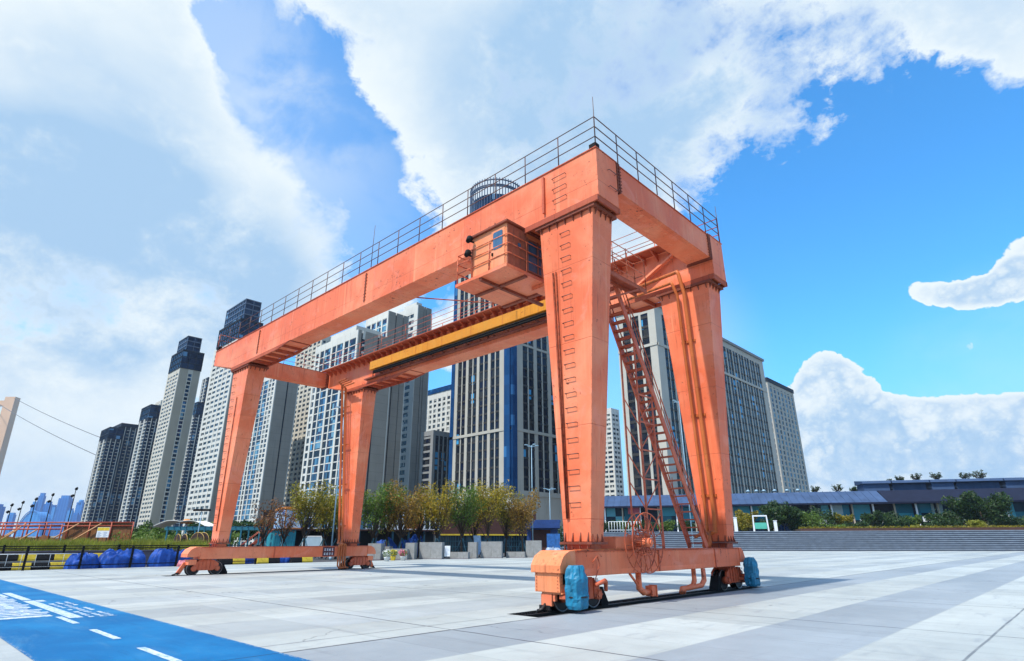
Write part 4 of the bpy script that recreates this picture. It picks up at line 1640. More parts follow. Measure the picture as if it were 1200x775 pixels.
mb = MB()
mb.tube([(ccx, ccy, zc), (ccx, ccy, ztop - 6.5)], R1 - .8, 40)
cr_ = mbuild_local(mb, 'crown_drum', G_navy, T1)
mb = MB()
for i in range(56):
    a = 2 * PI * i / 56
    mb.beam((ccx + R1 * math.cos(a), ccy + R1 * math.sin(a), zc), (ccx + R1 * math.cos(a), ccy + R1 * math.sin(a), ztop + 0.9), .28, .28)
for z in (zc + .4, (zc + ztop) / 2 - 1, ztop - 2.4, ztop):
    mb.torus((ccx, ccy, z), 2, R1, .3, 48, 6)
mb.torus((ccx, ccy, ztop - 3), 2, R1 - .2, .4, 48, 6)
mbuild_local(mb, 'crown_fin', C_crown, cr_)
# podium of the tower
mb = MB()
mb.box(-Lx1 - 6, 10, -9, -.5, 0, 11)
mb.box(-Lx1 - 7, 11, -10, -.5, 11.01, 13.2)
for i in range(9):
    x = -Lx1 - 5 + i * (Lx1 + 14) / 8
    mb.box(x - .7, x + .7, -9.6, -9.02, 0, 10.98)
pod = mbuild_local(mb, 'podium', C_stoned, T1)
mb = MB()
for i in range(8):
    x = -Lx1 - 5 + (i + .5) * (Lx1 + 14) / 8
    mb.box(x - 2.0, x + 2.0, -9.08, -9.02, 1, 9.5)
mbuild_local(mb, 'shopfront_glass', G_navy, pod)

# --- beige office block on the right, behind the stair
bayB = [P(.55), Wn(1.5, sp=.2, dark=1), P(.28, d=-.1), Wn(1.5, sp=.2, dark=1)]
T2, c2, Lx2, Ly2, H2 = build_tower('office_block', 'long beige office block with dark slit windows seen beside the crane stair', 766, 357, 180, 721, 883,
    {'-y': [P(2.4)] + rep([Wn(2.4, sp=.25, dark=1), P(.8)], 2) + [Wn(2.4, sp=.25, dark=1), P(2.2)],
     '+x': [P(2.6)] + rep(bayB, 15) + [P(3.0)]}, 22, C_beige, C_spand, base=7, par=2.2, belts=((H_b := 62.0, .9, .25),), cornice=(.6, 1.0, C_stoned))
T3, c3, Lx3, Ly3, H3 = build_tower('office_tower', 'pale far office tower with scattered windows beyond the long beige block', 899, 447, 330, 880, 927,
    {'-y': [P(1.5)] + rep([Wn(1.6, sp=.3, mat=G_blue), P(1.2)], 6), '+x': [P(1.6)] + rep([Wn(1.8, sp=.3, mat=G_blue), P(1.6)], 7)}, 30, C_stone, C_spand, par=2.0, cornice=(.4, 2.4, C_dark))

# --- residential slabs seen through the gantry
side = [B_(11), SL(.9), B_(9)]
fw = [P(.55), Wn(2.4, sp=.13, d=-.2, mat=G_blue), P(.35), Wn(1.8, sp=.13, d=-.2, mat=G_blue), P(.65), Wn(1.0, sp=.2, d=-.2, mat=G_dark)]
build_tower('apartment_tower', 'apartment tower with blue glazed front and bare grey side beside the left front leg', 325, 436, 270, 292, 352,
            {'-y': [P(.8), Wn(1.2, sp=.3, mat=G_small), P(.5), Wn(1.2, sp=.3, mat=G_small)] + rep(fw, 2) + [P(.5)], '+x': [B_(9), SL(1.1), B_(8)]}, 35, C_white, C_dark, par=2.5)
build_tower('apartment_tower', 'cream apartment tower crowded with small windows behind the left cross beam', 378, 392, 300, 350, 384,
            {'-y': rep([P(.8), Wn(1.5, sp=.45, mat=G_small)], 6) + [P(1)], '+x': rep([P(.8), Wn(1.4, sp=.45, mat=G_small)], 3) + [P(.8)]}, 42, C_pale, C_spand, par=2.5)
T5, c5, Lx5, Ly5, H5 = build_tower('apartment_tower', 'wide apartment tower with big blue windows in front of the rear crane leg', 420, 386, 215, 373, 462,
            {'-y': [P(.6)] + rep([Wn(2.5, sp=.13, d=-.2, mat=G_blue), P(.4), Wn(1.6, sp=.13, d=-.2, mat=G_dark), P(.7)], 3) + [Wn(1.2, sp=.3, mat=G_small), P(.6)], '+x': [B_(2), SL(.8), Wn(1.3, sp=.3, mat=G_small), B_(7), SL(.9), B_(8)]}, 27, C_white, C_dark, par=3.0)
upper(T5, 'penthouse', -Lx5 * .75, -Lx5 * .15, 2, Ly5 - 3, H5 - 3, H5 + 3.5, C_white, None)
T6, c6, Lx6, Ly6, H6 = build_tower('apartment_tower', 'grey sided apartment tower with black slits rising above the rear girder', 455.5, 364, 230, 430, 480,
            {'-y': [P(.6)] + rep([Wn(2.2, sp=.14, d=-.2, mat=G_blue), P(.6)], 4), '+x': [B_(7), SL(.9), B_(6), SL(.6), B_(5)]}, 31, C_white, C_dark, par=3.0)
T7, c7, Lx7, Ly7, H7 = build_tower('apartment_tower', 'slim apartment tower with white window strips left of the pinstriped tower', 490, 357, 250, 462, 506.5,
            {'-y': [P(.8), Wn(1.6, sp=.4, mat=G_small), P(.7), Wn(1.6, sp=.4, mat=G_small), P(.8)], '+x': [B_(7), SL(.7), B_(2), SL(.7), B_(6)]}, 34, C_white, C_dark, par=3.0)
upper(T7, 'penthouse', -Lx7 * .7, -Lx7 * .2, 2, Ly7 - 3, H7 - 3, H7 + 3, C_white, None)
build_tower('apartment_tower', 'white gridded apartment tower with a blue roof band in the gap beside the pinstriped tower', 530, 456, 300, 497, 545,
            {'-y': rep([P(1.2), Wn(1.7, sp=.4, mat=G_small)], 6) + [P(1.2)], '+x': [P(1), Wn(1.5, sp=.4, mat=G_small), P(1)]}, 28, C_white, C_spand, par=3.0, cornice=(.3, 2.6, G_strip))
build_tower('apartment_block', 'lower charcoal apartment block in front of the white gridded tower', 508, 504, 235, 500, 540,
            {'-y': [P(.5), Wn(1.4, sp=.3), P(.5)], '+x': [P(1.2)] + rep([Wn(1.6, sp=.2, dark=1), P(.5)], 6)}, 16, C_stoned, C_spand, par=2.0)

# --- the high towers on the left
pale_front = lambda n: [P(.7)] + rep([Wn(1.8, sp=.5, mat=G_small), P(.55)], n) + [P(.4)]
L1, cl1, Lxl1, Lyl1, Hl1 = build_tower('apartment_tower', 'tallest pale apartment tower topped by a black glass crown behind the crane girder end', 279, 396, 300, 254, 306,
            {'-y': pale_front(5), '+x': [B_(8), SL(1.2), B_(8)]}, 38, C_white, C_dark, par=2.0)
zz = hgt(277, 348, 300)
upper(L1, 'dark_top', -Lxl1 + 3, .3, -.3, Lyl1, Hl1, Hl1 + (zz - Hl1) * .48, C_dark, G_navy)
upper(L1, 'glass_crown', -Lxl1 + 4, -1.5, 1.5, Lyl1 - 2, Hl1 + (zz - Hl1) * .48, zz, C_crown, G_navy, fh=3.2, slab=.6)
L2, cl2, Lxl2, Lyl2, Hl2 = build_tower('apartment_tower', 'slender tan apartment tower with one dark window column and a black glass crown', 211, 431, 330, 198.5, 236,
            {'-y': pale_front(4), '+x': [B_(8), P(.6, d=.1), Wn(3.4, sp=.28, mat=G_blue), P(.6, d=.1), B_(7)]}, 42, C_pale, C_dark, par=2.0, side=C_tan)
zz = hgt(213, 392, 330)
upper(L2, 'dark_top', -Lxl2 + 1, .3, -.3, Lyl2 + .3, Hl2, Hl2 + (zz - Hl2) * .55, C_dark, G_navy)
upper(L2, 'glass_crown', -Lxl2 + 3, -1.5, 1.5, Lyl2 - 2, Hl2 + (zz - Hl2) * .55, zz, C_crown, G_navy, fh=3.0, slab=.6)
FN = lambda w, **o: ('f', w, o)
balc = lambda n: [P(.8)] + rep([Wn(3.4, sp=.15, d=.35, mat=G_navy, dark=1), FN(.5, d=.5), Wn(1.6, sp=.1, mat=G_navy), P(.5)], n)
balcs = lambda n: [P(.6)] + rep([Wn(2.6, sp=.2, d=.3, mat=G_navy, dark=1), FN(.9, d=.4), Wn(1.2, sp=.1, mat=G_navy)], n) + [P(.5)]
L3, cl3, Lxl3, Lyl3, Hl3 = build_tower('apartment_tower', 'navy apartment tower with white balcony stripes left of the slender tan tower', 174, 490, 370, 164, 191, {'-y': balcs(2), '+x': balc(3)}, 36, C_dark, C_white, par=2.0)
upper(L3, 'dark_top', -Lxl3, .2, -.2, Lyl3, Hl3, Hl3 + 9, C_dark, G_navy)
build_tower('apartment_tower', 'broad dark balcony tower standing second from the skyline gap', 143, 500, 420, 133, 168, {'-y': balcs(2), '+x': balc(4)}, 34, C_dark, C_stone, par=2.0, cornice=(.8, 2.5, C_dark))
L5, cl5, Lxl5, Lyl5, Hl5 = build_tower('apartment_tower', 'dark balcony tower standing outermost beside the blue skyline', 126, 514, 400, 117, 144, {'-y': balcs(2), '+x': balc(3)}, 31, C_dark, C_stone, par=2.0)
upper(L5, 'dark_top', -Lxl5, .2, -.2, Lyl5, Hl5, Hl5 + 8, C_dark, G_navy)
L6, cl6, Lxl6, Lyl6, Hl6 = build_tower('apartment_tower', 'dark white striped tower half hidden between the tan tower and the tallest tower', 229, 486, 440, 222, 240, {'-y': balcs(2), '+x': balc(2)}, 38, C_dark, C_white, par=2.0)
upper(L6, 'dark_top', -Lxl6, .2, -.2, Lyl6, Hl6, Hl6 + 10, C_dark, G_navy)
build_tower('apartment_tower', 'far grey tower sliver just left of the tallest tower', 244, 442, 520, 238, 262, {'-y': balcs(2), '+x': pale_front(4)}, 45, C_dark, C_stone, par=2.0)
build_tower('apartment_tower', 'far pale tower whose top peeps out behind the navy striped tower', 189, 469, 560, 183, 215, {'-y': pale_front(3), '+x': pale_front(4)}, 44, C_pale, C_dark, par=2.0)
build_tower('apartment_tower', 'white far tower in the slit between the near crane leg and the beige block', 716, 478, 330, 690, 722, {'-y': pale_front(4), '+x': pale_front(2)}, 28, C_white, C_dark, par=2.0)

# --- skyline across the river
FB = []
for i, cc in enumerate(((0.006, 0.10, 0.36), (0.012, 0.13, 0.42), (0.03, 0.19, 0.50))):  # distant air's blue painted into the tower colours
    mt, t, p, oc = newmat('haze_tinted_tower')
    sp = t.new('ShaderNodeSeparateXYZ')
    t.l.new(oc, sp.inputs[0])
    f = t.math('FRACT', t.math('DIVIDE', t.math('ADD', sp.outputs[0], sp.outputs[1]), 9.0))
    f2 = t.math('FRACT', t.math('DIVIDE', sp.outputs[2], 4.0))
    k = t.math('MAXIMUM', t.math('LESS_THAN', f, .35), t.math('LESS_THAN', f2, .3))
    c = t.mix(t.math('MULTIPLY', k, .5), cc, (cc[0] * 2 + .04, cc[1] * 1.7 + .04, cc[2] * 1.4 + .04))
    t.l.new(c, p.inputs['Base Color'])
    p.inputs['Roughness'].default_value = .4
    p.inputs['Specular IOR Level'].default_value = .1
    FB.append(mt)
sky_list = [(-6, 591, 22, 0, 'broad haze blue tower cut by the left edge of the view'), (14, 601, 9, 1, 'low blue tower next to the domed arch'), (41, 588, 7, 1, 'narrow pale blue tower against the tallest skyline slab'),
            (50, 578, 8, 0, 'tallest slim slab of the far blue skyline'), (57, 588, 9, 0, 'blue tower just behind the lamp mast pair'), (63, 592, 7, 2, 'pale blue tower between two skyline masts'),
            (78, 581, 16, 0, 'widest haze blue block of the far skyline'), (70, 594, 7, 2, 'small pale tower leaning against the widest skyline block'), (83, 596, 7, 2, 'lower pale tower right of the widest skyline block'),
            (95, 586, 9, 1, 'stepped blue tower with a rounded top'), (99, 594, 7, 2, 'shorter tower at the foot of the stepped blue tower'), (104, 593, 5, 1, 'thin blue tower touching the dark balcony tower'), (89, 601, 8, 0, 'lowest blue block in the skyline gap')]
for i, (u, v, w, mi, lb) in enumerate(sky_list):
    D_ = 1700 + (i * 137) % 500
    ub = 600 + (u - 600) * (635 + 1493) / (v + 1493)
    b = at(ub, D_)
    h = hgt(u, v, D_)
    wd = w / 726.3 * D_ * .8
    root = thing('skyline_tower', lb, 'tower', (b.x, b.y, 0), 'blue towers across the river', rz=YAW)
    mb = MB()
    mb.box(-wd / 2, wd / 2, -wd * .3, wd * .3, 0, h * .94)
    mbuild_local(mb, 'shaft', FB[mi], root)
    mb = MB()
    if i == 9:
        mb.tube([(0, 0, h * .9), (0, 0, h * .98), (0, 0, h)], wd * .4, 16, r2=wd * .3)
    else:
        mb.box(-wd * .36, wd * .36, -wd * .24, wd * .24, h * .94, h)
    mbuild_local(mb, 'top_storey', FB[(mi + 1) % 3], root)
# domed arch hall
b = at(36, 1500)
root = thing('arch_hall', 'pale blue arched hall roof low in the far skyline', 'hall', (b.x, b.y, 0), rz=YAW)
mb = MB()
R_ = 15 / 726.3 * 1500
hh = hgt(34, 600, 1500)
pts = [(R_ * 1.0 * math.cos(a), hh * math.sin(a)) for a in [PI * i / 20 for i in range(21)]]
mb.prism(pts, 1, -20, 20)
mbuild_local(mb, 'vault', FB[2], root)
mb = MB()
mb.tube([(x * 1.03, -21, max(0, z * 1.03)) for x, z in pts], 1.3, 6)
mbuild_local(mb, 'arch_rib', FB[2], root)

# --- suspension bridge pylon and cables at the left
Db = 800
bp = at(600 + (15 - 600) * (635 + 1493) / (465 + 1493), Db)
hp = hgt(15, 466, Db)
M['pylon'] = plain('pale_pylon_concrete', (0.66, 0.43, 0.29), 0.8, 0.1, 0.05)
br_ = thing('suspension_bridge', 'pale concrete bridge pylon with sagging suspension cables at the far left', 'bridge', (bp.x, bp.y, 0), rz=YAW)
mb = MB()
for xo in (0, -34):
    s_ = 1 if xo == 0 else -1
    mb.hexa([(xo - 8.5 + s_ * 2, -6, 0), (xo + 8.5 + s_ * 2, -6, 0), (xo + 8.5 + s_ * 2, 6, 0), (xo - 8.5 + s_ * 2, 6, 0), (xo - 7, -4.5, hp), (xo + 7, -4.5, hp), (xo + 7, 4.5, hp), (xo - 7, 4.5, hp)])
mb.box(-27.5, -6.6, -3, 3, hp - 12, hp - 5)
mb.box(-28, -5.6, -3.5, 3.5, 38, 46)
py_ = mbuild_local(mb, 'pylon', M['pylon'], br_)
mb = MB()
far_ = at(150, 560) - Vector((bp.x, bp.y, 0))
ca, sa = math.cos(-YAW), math.sin(-YAW)
fx, fy = far_.x * ca - far_.y * sa, far_.x * sa + far_.y * ca
zf = hgt(131, 533, 560)
for k, (xo, dz) in enumerate(((0, 0), (-34, -6))):
    pts = []
    for i in range(15):
        q = i / 14
        pts.append((xo + fx * q, fy * q, hp + (zf + dz - hp) * q - 10 * 4 * q * (1 - q) * .35))
    mb.tube(pts, .36, 6)
    pts = [(xo - fx * q, -fy * q, hp + (zf - hp) * q * .55 - 6 * q * (1 - q)) for q in (0, .1, .2, .3, .45, .6)]
    mb.tube(pts, .36, 6)
mbuild_local(mb, 'suspension_cable', M['cable_grey'], br_)
mb = MB()
mb.beam((-17 + fx, fy, 7), (-17 - fx, -fy, 7), 28, 2)
mbuild_local(mb, 'deck', C_grey, br_)

# --- summer air: towers fade with distance

# ------------------------------------------------------------------ planting


def leaf_cloud(clumps, n, size, rnd, droop=0.0):
    """leaf-sized faces spread through clumps (centre, radii)"""
    vs, fs = [], []
    tot = sum(c[1][0] * c[1][1] * c[1][2] for c in clumps)
    for (c, r) in clumps:
        k = max(6, int(n * r[0] * r[1] * r[2] / tot))
        for _ in range(k):
            while True:
                q = Vector((rnd.uniform(-1, 1), rnd.uniform(-1, 1), rnd.uniform(-1, 1)))
                if q.length < 1:
                    break
            if q.length > 0:
                q *= (0.55 + 0.5 * rnd.random()) / max(.35, q.length) * q.length ** .45 if q.length < .9 else 1.0
            p = Vector((c[0] + q.x * r[0], c[1] + q.y * r[1], c[2] + q.z * r[2]))
            s_ = size * rnd.uniform(.6, 1.35)
            nrm_ = Vector((rnd.gauss(0, 1), rnd.gauss(0, 1), rnd.gauss(.5, .8))).normalized()
            a = nrm_.orthogonal().normalized()
            a = (a * math.cos(rnd.uniform(0, 6.28)) + nrm_.cross(a) * math.sin(rnd.uniform(0, 6.28))).normalized()
            b = nrm_.cross(a)
            i = len(vs)
            vs += [p - a * s_, p + b * s_ * .45, p + a * s_, p - b * s_ * .45]
            fs.append((i, i + 1, i + 2, i + 3))
    return vs, fs


def street_tree(name, label, loc, h, kind, seed, width=1.0, n=1500, leaf=.13, stakes=True, bare=False, group=None, trunk=.28, vase=False, thick=1.0):
    rnd = random.Random(seed)
    root = thing(name, label, 'tree', loc, group)
    tb = MB()
    th = h * trunk
    lean = Vector((rnd.uniform(-.12, .12), rnd.uniform(-.12, .12), 0))
    tb.tube([(0, 0, -.05), lean * .5 + Vector((0, 0, th * .6)), lean + Vector((0, 0, th)), lean * 1.3 + Vector((0, 0, h * .72))], h * .016 + .03, 8, r2=.03)
    tips = []
    for k in range((15 if vase else 11) if not bare else 16):
        a = 2 * PI * k / 11 * 1.618 * 2 + rnd.uniform(-.3, .3)
        z0 = th * (.85 + .9 * rnd.random())
        L_ = h * rnd.uniform(.26, .5)
        up = rnd.uniform(1.1, 2.6) if vase else rnd.uniform(.55, 1.5)
        if vase:
            L_ *= 1.25
        d = Vector((math.cos(a), math.sin(a), up)).normalized()
        d.x *= width
        d.y *= width
        p0 = lean + Vector((0, 0, min(z0, h * .6)))
        p1 = p0 + d * L_ * .55 + Vector((0, 0, .1))
        p2 = p0 + d * L_ + Vector((rnd.uniform(-.2, .2), rnd.uniform(-.2, .2), L_ * .22))
        if p2.z > h:
            p2.z = h * rnd.uniform(.88, .99)
        tb.tube([p0, p1, p2], (.035 + .004 * h) * thick, 5, r2=.008 * thick * thick)
        tips += [p1, p2, (p1 + p2) / 2]
        for _ in range(3 if not bare else 6):
            q0 = p1.lerp(p2, rnd.random() * .8)
            q1 = q0 + Vector((rnd.uniform(-.6, .6), rnd.uniform(-.6, .6), rnd.uniform(.2, .9))) * h * .14
            tb.tube([q0, q1], .014 * thick * thick, 4, r2=.005 * thick)
            tips.append(q1)
    mbuild_local(tb, 'trunk', M['bark'], root)
    cl = []
    for p in tips:
        r = h * rnd.uniform(.045, .115)
        if bare and rnd.random() < .55:
            continue
        cl.append((p, (r * width, r * width, r * rnd.uniform(.9, 1.5))))
    vs, fs = leaf_cloud(cl, int(n * (1.4 if kind in ('green', 'dark') else 1.0)) if not bare else n // 4, leaf, rnd)
    lb = MB()
    lb._add(vs, fs)
    mbuild_local(lb, 'crown', LEAF[kind], root)
    if stakes:
        for k in range(3):
            a = 2 * PI * k / 3 + seed
            sb = MB()
            sb.tube([(1.0 * math.cos(a), 1.0 * math.sin(a), -.05), (.06 * math.cos(a), .06 * math.sin(a), 2.0)], .055, 6)
            mbuild_local(sb, 'support_stake', M['teal_dark'], root)
    return root


def shrub(name, label, loc, w, h, kind, seed, n=900, leaf=.14, group=None, cat='shrub', d=None):
    rnd = random.Random(seed)
    root = thing(name, label, cat, loc, group)
    cl = []
    d = d or w
    for k in range(14):
        cl.append(((rnd.uniform(-.36, .36) * w, rnd.uniform(-.36, .36) * d, h * rnd.uniform(.25, .8)), (w * rnd.uniform(.14, .26), d * rnd.uniform(.14, .26), h * rnd.uniform(.14, .26))))
    cl.append(((0, 0, h * .42), (w * .42, d * .42, h * .38)))
    vs, fs = leaf_cloud(cl, n, leaf, rnd)
    lb = MB()
    lb._add(vs, fs)
    mbuild_local(lb, 'foliage', LEAF[kind], root)
    sb = MB()
    for k in range(5):
        sb.tube([(rnd.uniform(-.1, .1) * w, rnd.uniform(-.1, .1) * d, -.05), (rnd.uniform(-.3, .3) * w, rnd.uniform(-.3, .3) * d, h * .7)], .03, 5, r2=.01)
    mbuild_local(sb, 'stem', M['bark'], root)
    return root


def lump(name, label, cat, loc, L_, Wd, h, mat, seed, rz=0, group=None):
    """a heap under a sheet: folds and sags, edges on the ground"""
    mb = MB()
    nu, nv = 40, 18
    vs = []
    for i in range(nv + 1):
        for q in range(nu):
            a = 2 * PI * q / nu
            k = i / nv
            r = math.sin(k * PI / 2) ** .55
            ca_, sa_ = math.cos(a), math.sin(a)
            sq = (abs(ca_) ** 3.2 + abs(sa_) ** 3.2) ** (-1 / 3.2)
            z = h * (1 - k ** 2.6)
            f = noise.noise(Vector((ca_ * 2.2 + seed * 3, sa_ * 2.2, k * 1.6))) * .22 + noise.noise(Vector((ca_ * 7 + seed, sa_ * 7, k * 3))) * .10
            fold = abs(noise.noise(Vector((ca_ * 5 + seed * 7, sa_ * 5 + k, 1.3)))) * .5 * k
            z *= 1 - .5 * abs(noise.noise(Vector((ca_ * r * 1.6 + seed * 5, sa_ * r * 1.6, 4.4))))
            vs.append(((L_ / 2) * r * sq * ca_ * (1 + f * .35 - fold * .5), (Wd / 2) * r * sq * sa_ * (1 + f * .35 - fold * .5), max(0.0, z * (1 + f * 1.1) - (0.02 if i == nv else 0))))
    fs = [(i * nu + q, (i + 1) * nu + q, (i + 1) * nu + (q + 1) % nu, i * nu + (q + 1) % nu) for i in range(nv) for q in range(nu)]
    mb._add(vs, fs, False)
    o = mb.build(name, mat)
    o.location = loc
    o.rotation_euler = (0, 0, rz)
    return tag(o, label, cat, group)


# ------------------------------------------------------------------ left edge of the plaza
EX = -39.0        # the plaza ends here, the lower service strip lies beyond
mb = MB()
mb._add([(-120, -60, -.012), (EX, -60, -.012), (EX, 150, -.012), (-120, 150, -.012)], [(0, 1, 2, 3)])
tag(mb.build('service_road', M['asphalt']), kind='structure')
# raised bank with a low dark wall in front
mb = MB()
mb.box(-43.6, -43.2, -60, 8, -.05, 1.0)
mb.box(-43.7, -43.1, -60, 8, 1.003, 1.09)
tag(mb.build('retaining_wall', M['concrete_dark']), 'low purple grey retaining wall in front of the grass strip', 'wall')
mb = MB()
mb._add([(-43.62, -60, .95), (-43.62, 8, .95), (-49, 8, 1.15), (-49, -60, 1.15)], [(0, 1, 2, 3)])
mb._add([(-49, -60, 1.15), (-49, 8, 1.15), (-120, 8, 1.0), (-120, -60, 1.0)], [(0, 1, 2, 3)])
mb._add([(-43.62, 8, .95), (-43.62, 8, -.1), (-120, 8, -.1), (-120, 8, 1.0), (-49, 8, 1.15)], [(0, 1, 2, 3, 4)])
tag(mb.build('bank_terrain', M['soil']), kind='structure')
rnd = random.Random(21)
vs, fs = [], []
for _ in range(24000):
    x, y = rnd.uniform(-48.8, -43.9), rnd.uniform(-24, 2.5)
    z = .95 + (-43.62 - x) / 5.4 * .2 - .02
    h = rnd.uniform(.4, .9) * (1 + .5 * noise.noise(Vector((x * .6, y * .6, 0))))
    a = rnd.uniform(0, PI)
    dx, dy = math.cos(a) * .035, math.sin(a) * .035
    lx, ly = rnd.uniform(-.2, .2), rnd.uniform(-.2, .2)
    i = len(vs)
    vs += [(x - dx, y - dy, z), (x + dx, y + dy, z), (x + lx, y + ly, z + h)]
    fs.append((i, i + 1, i + 2))
mb = MB()
mb._add(vs, fs)
tag(mb.build('grass', LEAF['lime']), 'strip of tall yellow green grass behind the low purple grey wall', 'grass', kind='stuff')

# black railing along the edge
fence = thing('edge_fence', 'black metal post fence along the far left edge of the plaza', 'fence', (EX + .5, -8, 0))
ys_f = [-22 + 2.9 * i for i in range(10)]
for y in ys_f:
    mb = MB()
    mb.box(EX + .43, EX + .57, y - .06, y + .06, 0, 1.38)
    mb.box(EX + .40, EX + .60, y - .09, y + .09, 1.383, 1.43)
    mb.build('post', M['black'], fence)
mb = MB()
for z in (.25, 1.28):
    mb.tube([(EX + .5, ys_f[0], z), (EX + .5, ys_f[-1], z)], .03, 6)
mb.build('rail', M['black'], fence)
fence2 = thing('back_fence', 'second black post fence set back behind the striped blocks', 'fence', (-42.4, -8, 0))
for i in range(9):
    y = -21 + 3.3 * i
    mb = MB()
    mb.box(-42.47, -42.33, y - .06, y + .06, 0, 1.5)
    mb.build('post', M['black'], fence2)
mb = MB()
mb.tube([(-42.4, -21, 1.4), (-42.4, 5.4, 1.4)], .035, 6)
mb.build('rail', M['black'], fence2)
# low white barrier
bar = thing('crowd_barrier', 'white tubular crowd barrier in front of the striped blocks', 'barrier', (EX - .2, -9.4, 0))
mb = MB()
for z in (.2, .95):
    mb.tube([(EX - .2, -13.4, z), (EX - .2, -7.6, z)], .022, 6)
for i in range(9):
    y = -13.4 + 5.8 * i / 8
    mb.tube([(EX - .2, y, 0 if i % 4 == 0 else .2), (EX - .2, y, .95)], .013, 5)
mb.build('frame', M['white_paint'], bar)


def kerb_block(col, L_):
    mb = MB()
    mb.prism([(-.2, 0), (.2, 0), (.2, .12), (.12, .42), (-.12, .42), (-.2, .12)], 1, -L_ / 2, L_ / 2)
    return mb.build('barrier_block', M['yellow_block'] if col else M['black_block'], bevel=.02)


mb = MB()
mb.box(-41.75, -40.85, -21.5, -4.6, -.05, .50)
tag(mb.build('concrete_ledge', M['concrete']), 'low concrete ledge carrying the back row of striped kerb blocks', 'ledge')
pr_ = [kerb_block(0, .95), kerb_block(1, .95)]
used = [0, 0]
lab = [['black painted block in the front row of striped kerb blocks at the fence', 'yellow painted block in the front row of striped kerb blocks at the fence'],
       ['black painted block in the back row of striped kerb blocks', 'yellow painted block in the back row of striped kerb blocks']]
for row, (x, y0, n) in enumerate(((EX - .75, -21.0, 36), (EX - 2.3, -20.6, 16))):
    for i in range(n):
        ci = i % 2
        if row == 0 and i > 15 and i not in (19, 20, 24, 25, 27, 28, 30, 31):
            continue
        o = pr_[ci] if not used[ci] else pr_[ci].copy()
        if used[ci]:
            COL.objects.link(o)
        used[ci] = 1
        o.location = (x + random.uniform(-.05, .05), y0 + i * .97, 0 if row == 0 else .503)
        o.rotation_euler = (0, 0, random.uniform(-.04, .04))
        tag(o, lab[row][ci], 'barrier block', 'striped barrier blocks along the plaza edge')

tl = [('crumpled blue tarp heap leftmost in front of the low wall', -7.2, 1.9, .95), ('long blue tarp heap with smooth folds beside the fence post', -4.9, 2.9, 1.15), ('blue tarp heap closest to the cable drums', -1.9, 2.7, 1.2),
      ('small blue tarp heap behind the left end of the far sill', 3.9, 1.8, .75), ('flat blue tarp heap behind the middle of the far sill', 7.4, 2.2, .6)]
for i, (lb, y, L_, h) in enumerate(tl):
    lump('tarp_heap', lb, 'tarp', (EX - .35 - (1.3 if i > 2 else 0), y, 0), 1.5, L_, h, M['tarp'], 3 + i, 0, 'blue tarp heaps')
lump('pink_sheet', 'small faded pink sheet lying by the left crane bogie', 'sheet', (EX + .9, -1.1, 0), .7, 1.3, .42, plain('faded_pink_sheet', (.5, .16, .2), .6, .2, 3), 15)
# cable drums on the bank
for i, (u, D_, R_, lb) in enumerate(((210.5, 58, .66, 'dark cable drum with yellow rim standing edge-on left of its twin'), (233, 56.5, .72, 'dark cable drum with yellow rim nearest the left crane leg'))):
    b = at(u, D_)
    ax = (FH + RH * (.75 if i == 0 else .25)).normalized()
    root = thing('cable_drum', lb, 'cable drum', (b.x, b.y, .98), 'cable drums on the bank')
    zc = R_ + .06
    for s_ in (-1, 1):
        mb = MB()
        mb.tube([ax * (.28 * s_) + Vector((0, 0, zc)), ax * (.34 * s_) + Vector((0, 0, zc))], R_, 28)
        fl = mbuild_local(mb, 'flange', M['drum_wood'], root)
        mb = MB()
        e = RH if abs(ax.dot(RH)) < .9 else FH
        e = (e - ax * e.dot(ax)).normalized()
        ring_ = [ax * (.31 * s_) + Vector((0, 0, zc)) + (e * math.cos(a) + Vector((0, 0, 1)) * math.sin(a)) * R_ for a in [2 * PI * q / 32 for q in range(33)]]
        mb.tube(ring_, .032, 6, cap=False)
        for a in (0, PI / 2):
            dd = (e * math.cos(a) + Vector((0, 0, 1)) * math.sin(a)) * R_ * .96
            mb.beam(ax * (.36 * s_) + Vector((0, 0, zc)) - dd, ax * (.36 * s_) + Vector((0, 0, zc)) + dd, .03, .04, ax)
        mbuild_local(mb, 'rim', M['drum_rim'], fl)
    mb = MB()
    mb.tube([ax * -.275 + Vector((0, 0, zc)), ax * .275 + Vector((0, 0, zc))], R_ * .55, 20)
    mbuild_local(mb, 'barrel', M['dark_steel'], root)

# brown site hoarding, scaffold tubes and its notice
D_ = 82
p0, p1 = at(70, D_), at(152, D_)
dv = (p1 - p0)
hz_ = hgt(110, 612, D_)
root = thing('site_hoarding', 'brown boarded site hoarding with sloping scaffold tubes beyond the grass', 'hoarding', (p0.x, p0.y, 1.0), rz=math.atan2(dv.y, dv.x))
LH = dv.length
mb = MB()
for i in range(int(LH / .5)):
    mb.box(i * .5, i * .5 + .47, .02 * (i % 2), .06 + .02 * (i % 2), 0, hz_ - 1.1)
mbuild_local(mb, 'boarding', M['brown_board'], root)
mb = MB()
for z in (hz_ - 1.06, hz_ - 1.5):
    mb.tube([(-11.5, -.1, z), (LH, -.1, z)], .09, 6)
for i in range(8):
    x = -11 + i * (LH + 11) / 7
    mb.tube([(x, -.12, -.1), (x, -.12, hz_ - 1)], .08, 6)
mbuild_local(mb, 'scaffold_post', M['red_pipe'], root)
mb = MB()
for x in (-9.5, -2.5, .5):
    mb.tube([(x, -.35, .1), (x + 4.6, -.35, hz_ - 1.2)], .09, 6)
mbuild_local(mb, 'scaffold_brace', M['tan_pipe'], root)
root2 = thing('scaffold_frame', 'red scaffold tubes with low brown boards at the far left beyond the grass', 'scaffold', tuple(at(-25, 80, 1.0)), rz=math.atan2(dv.y, dv.x))
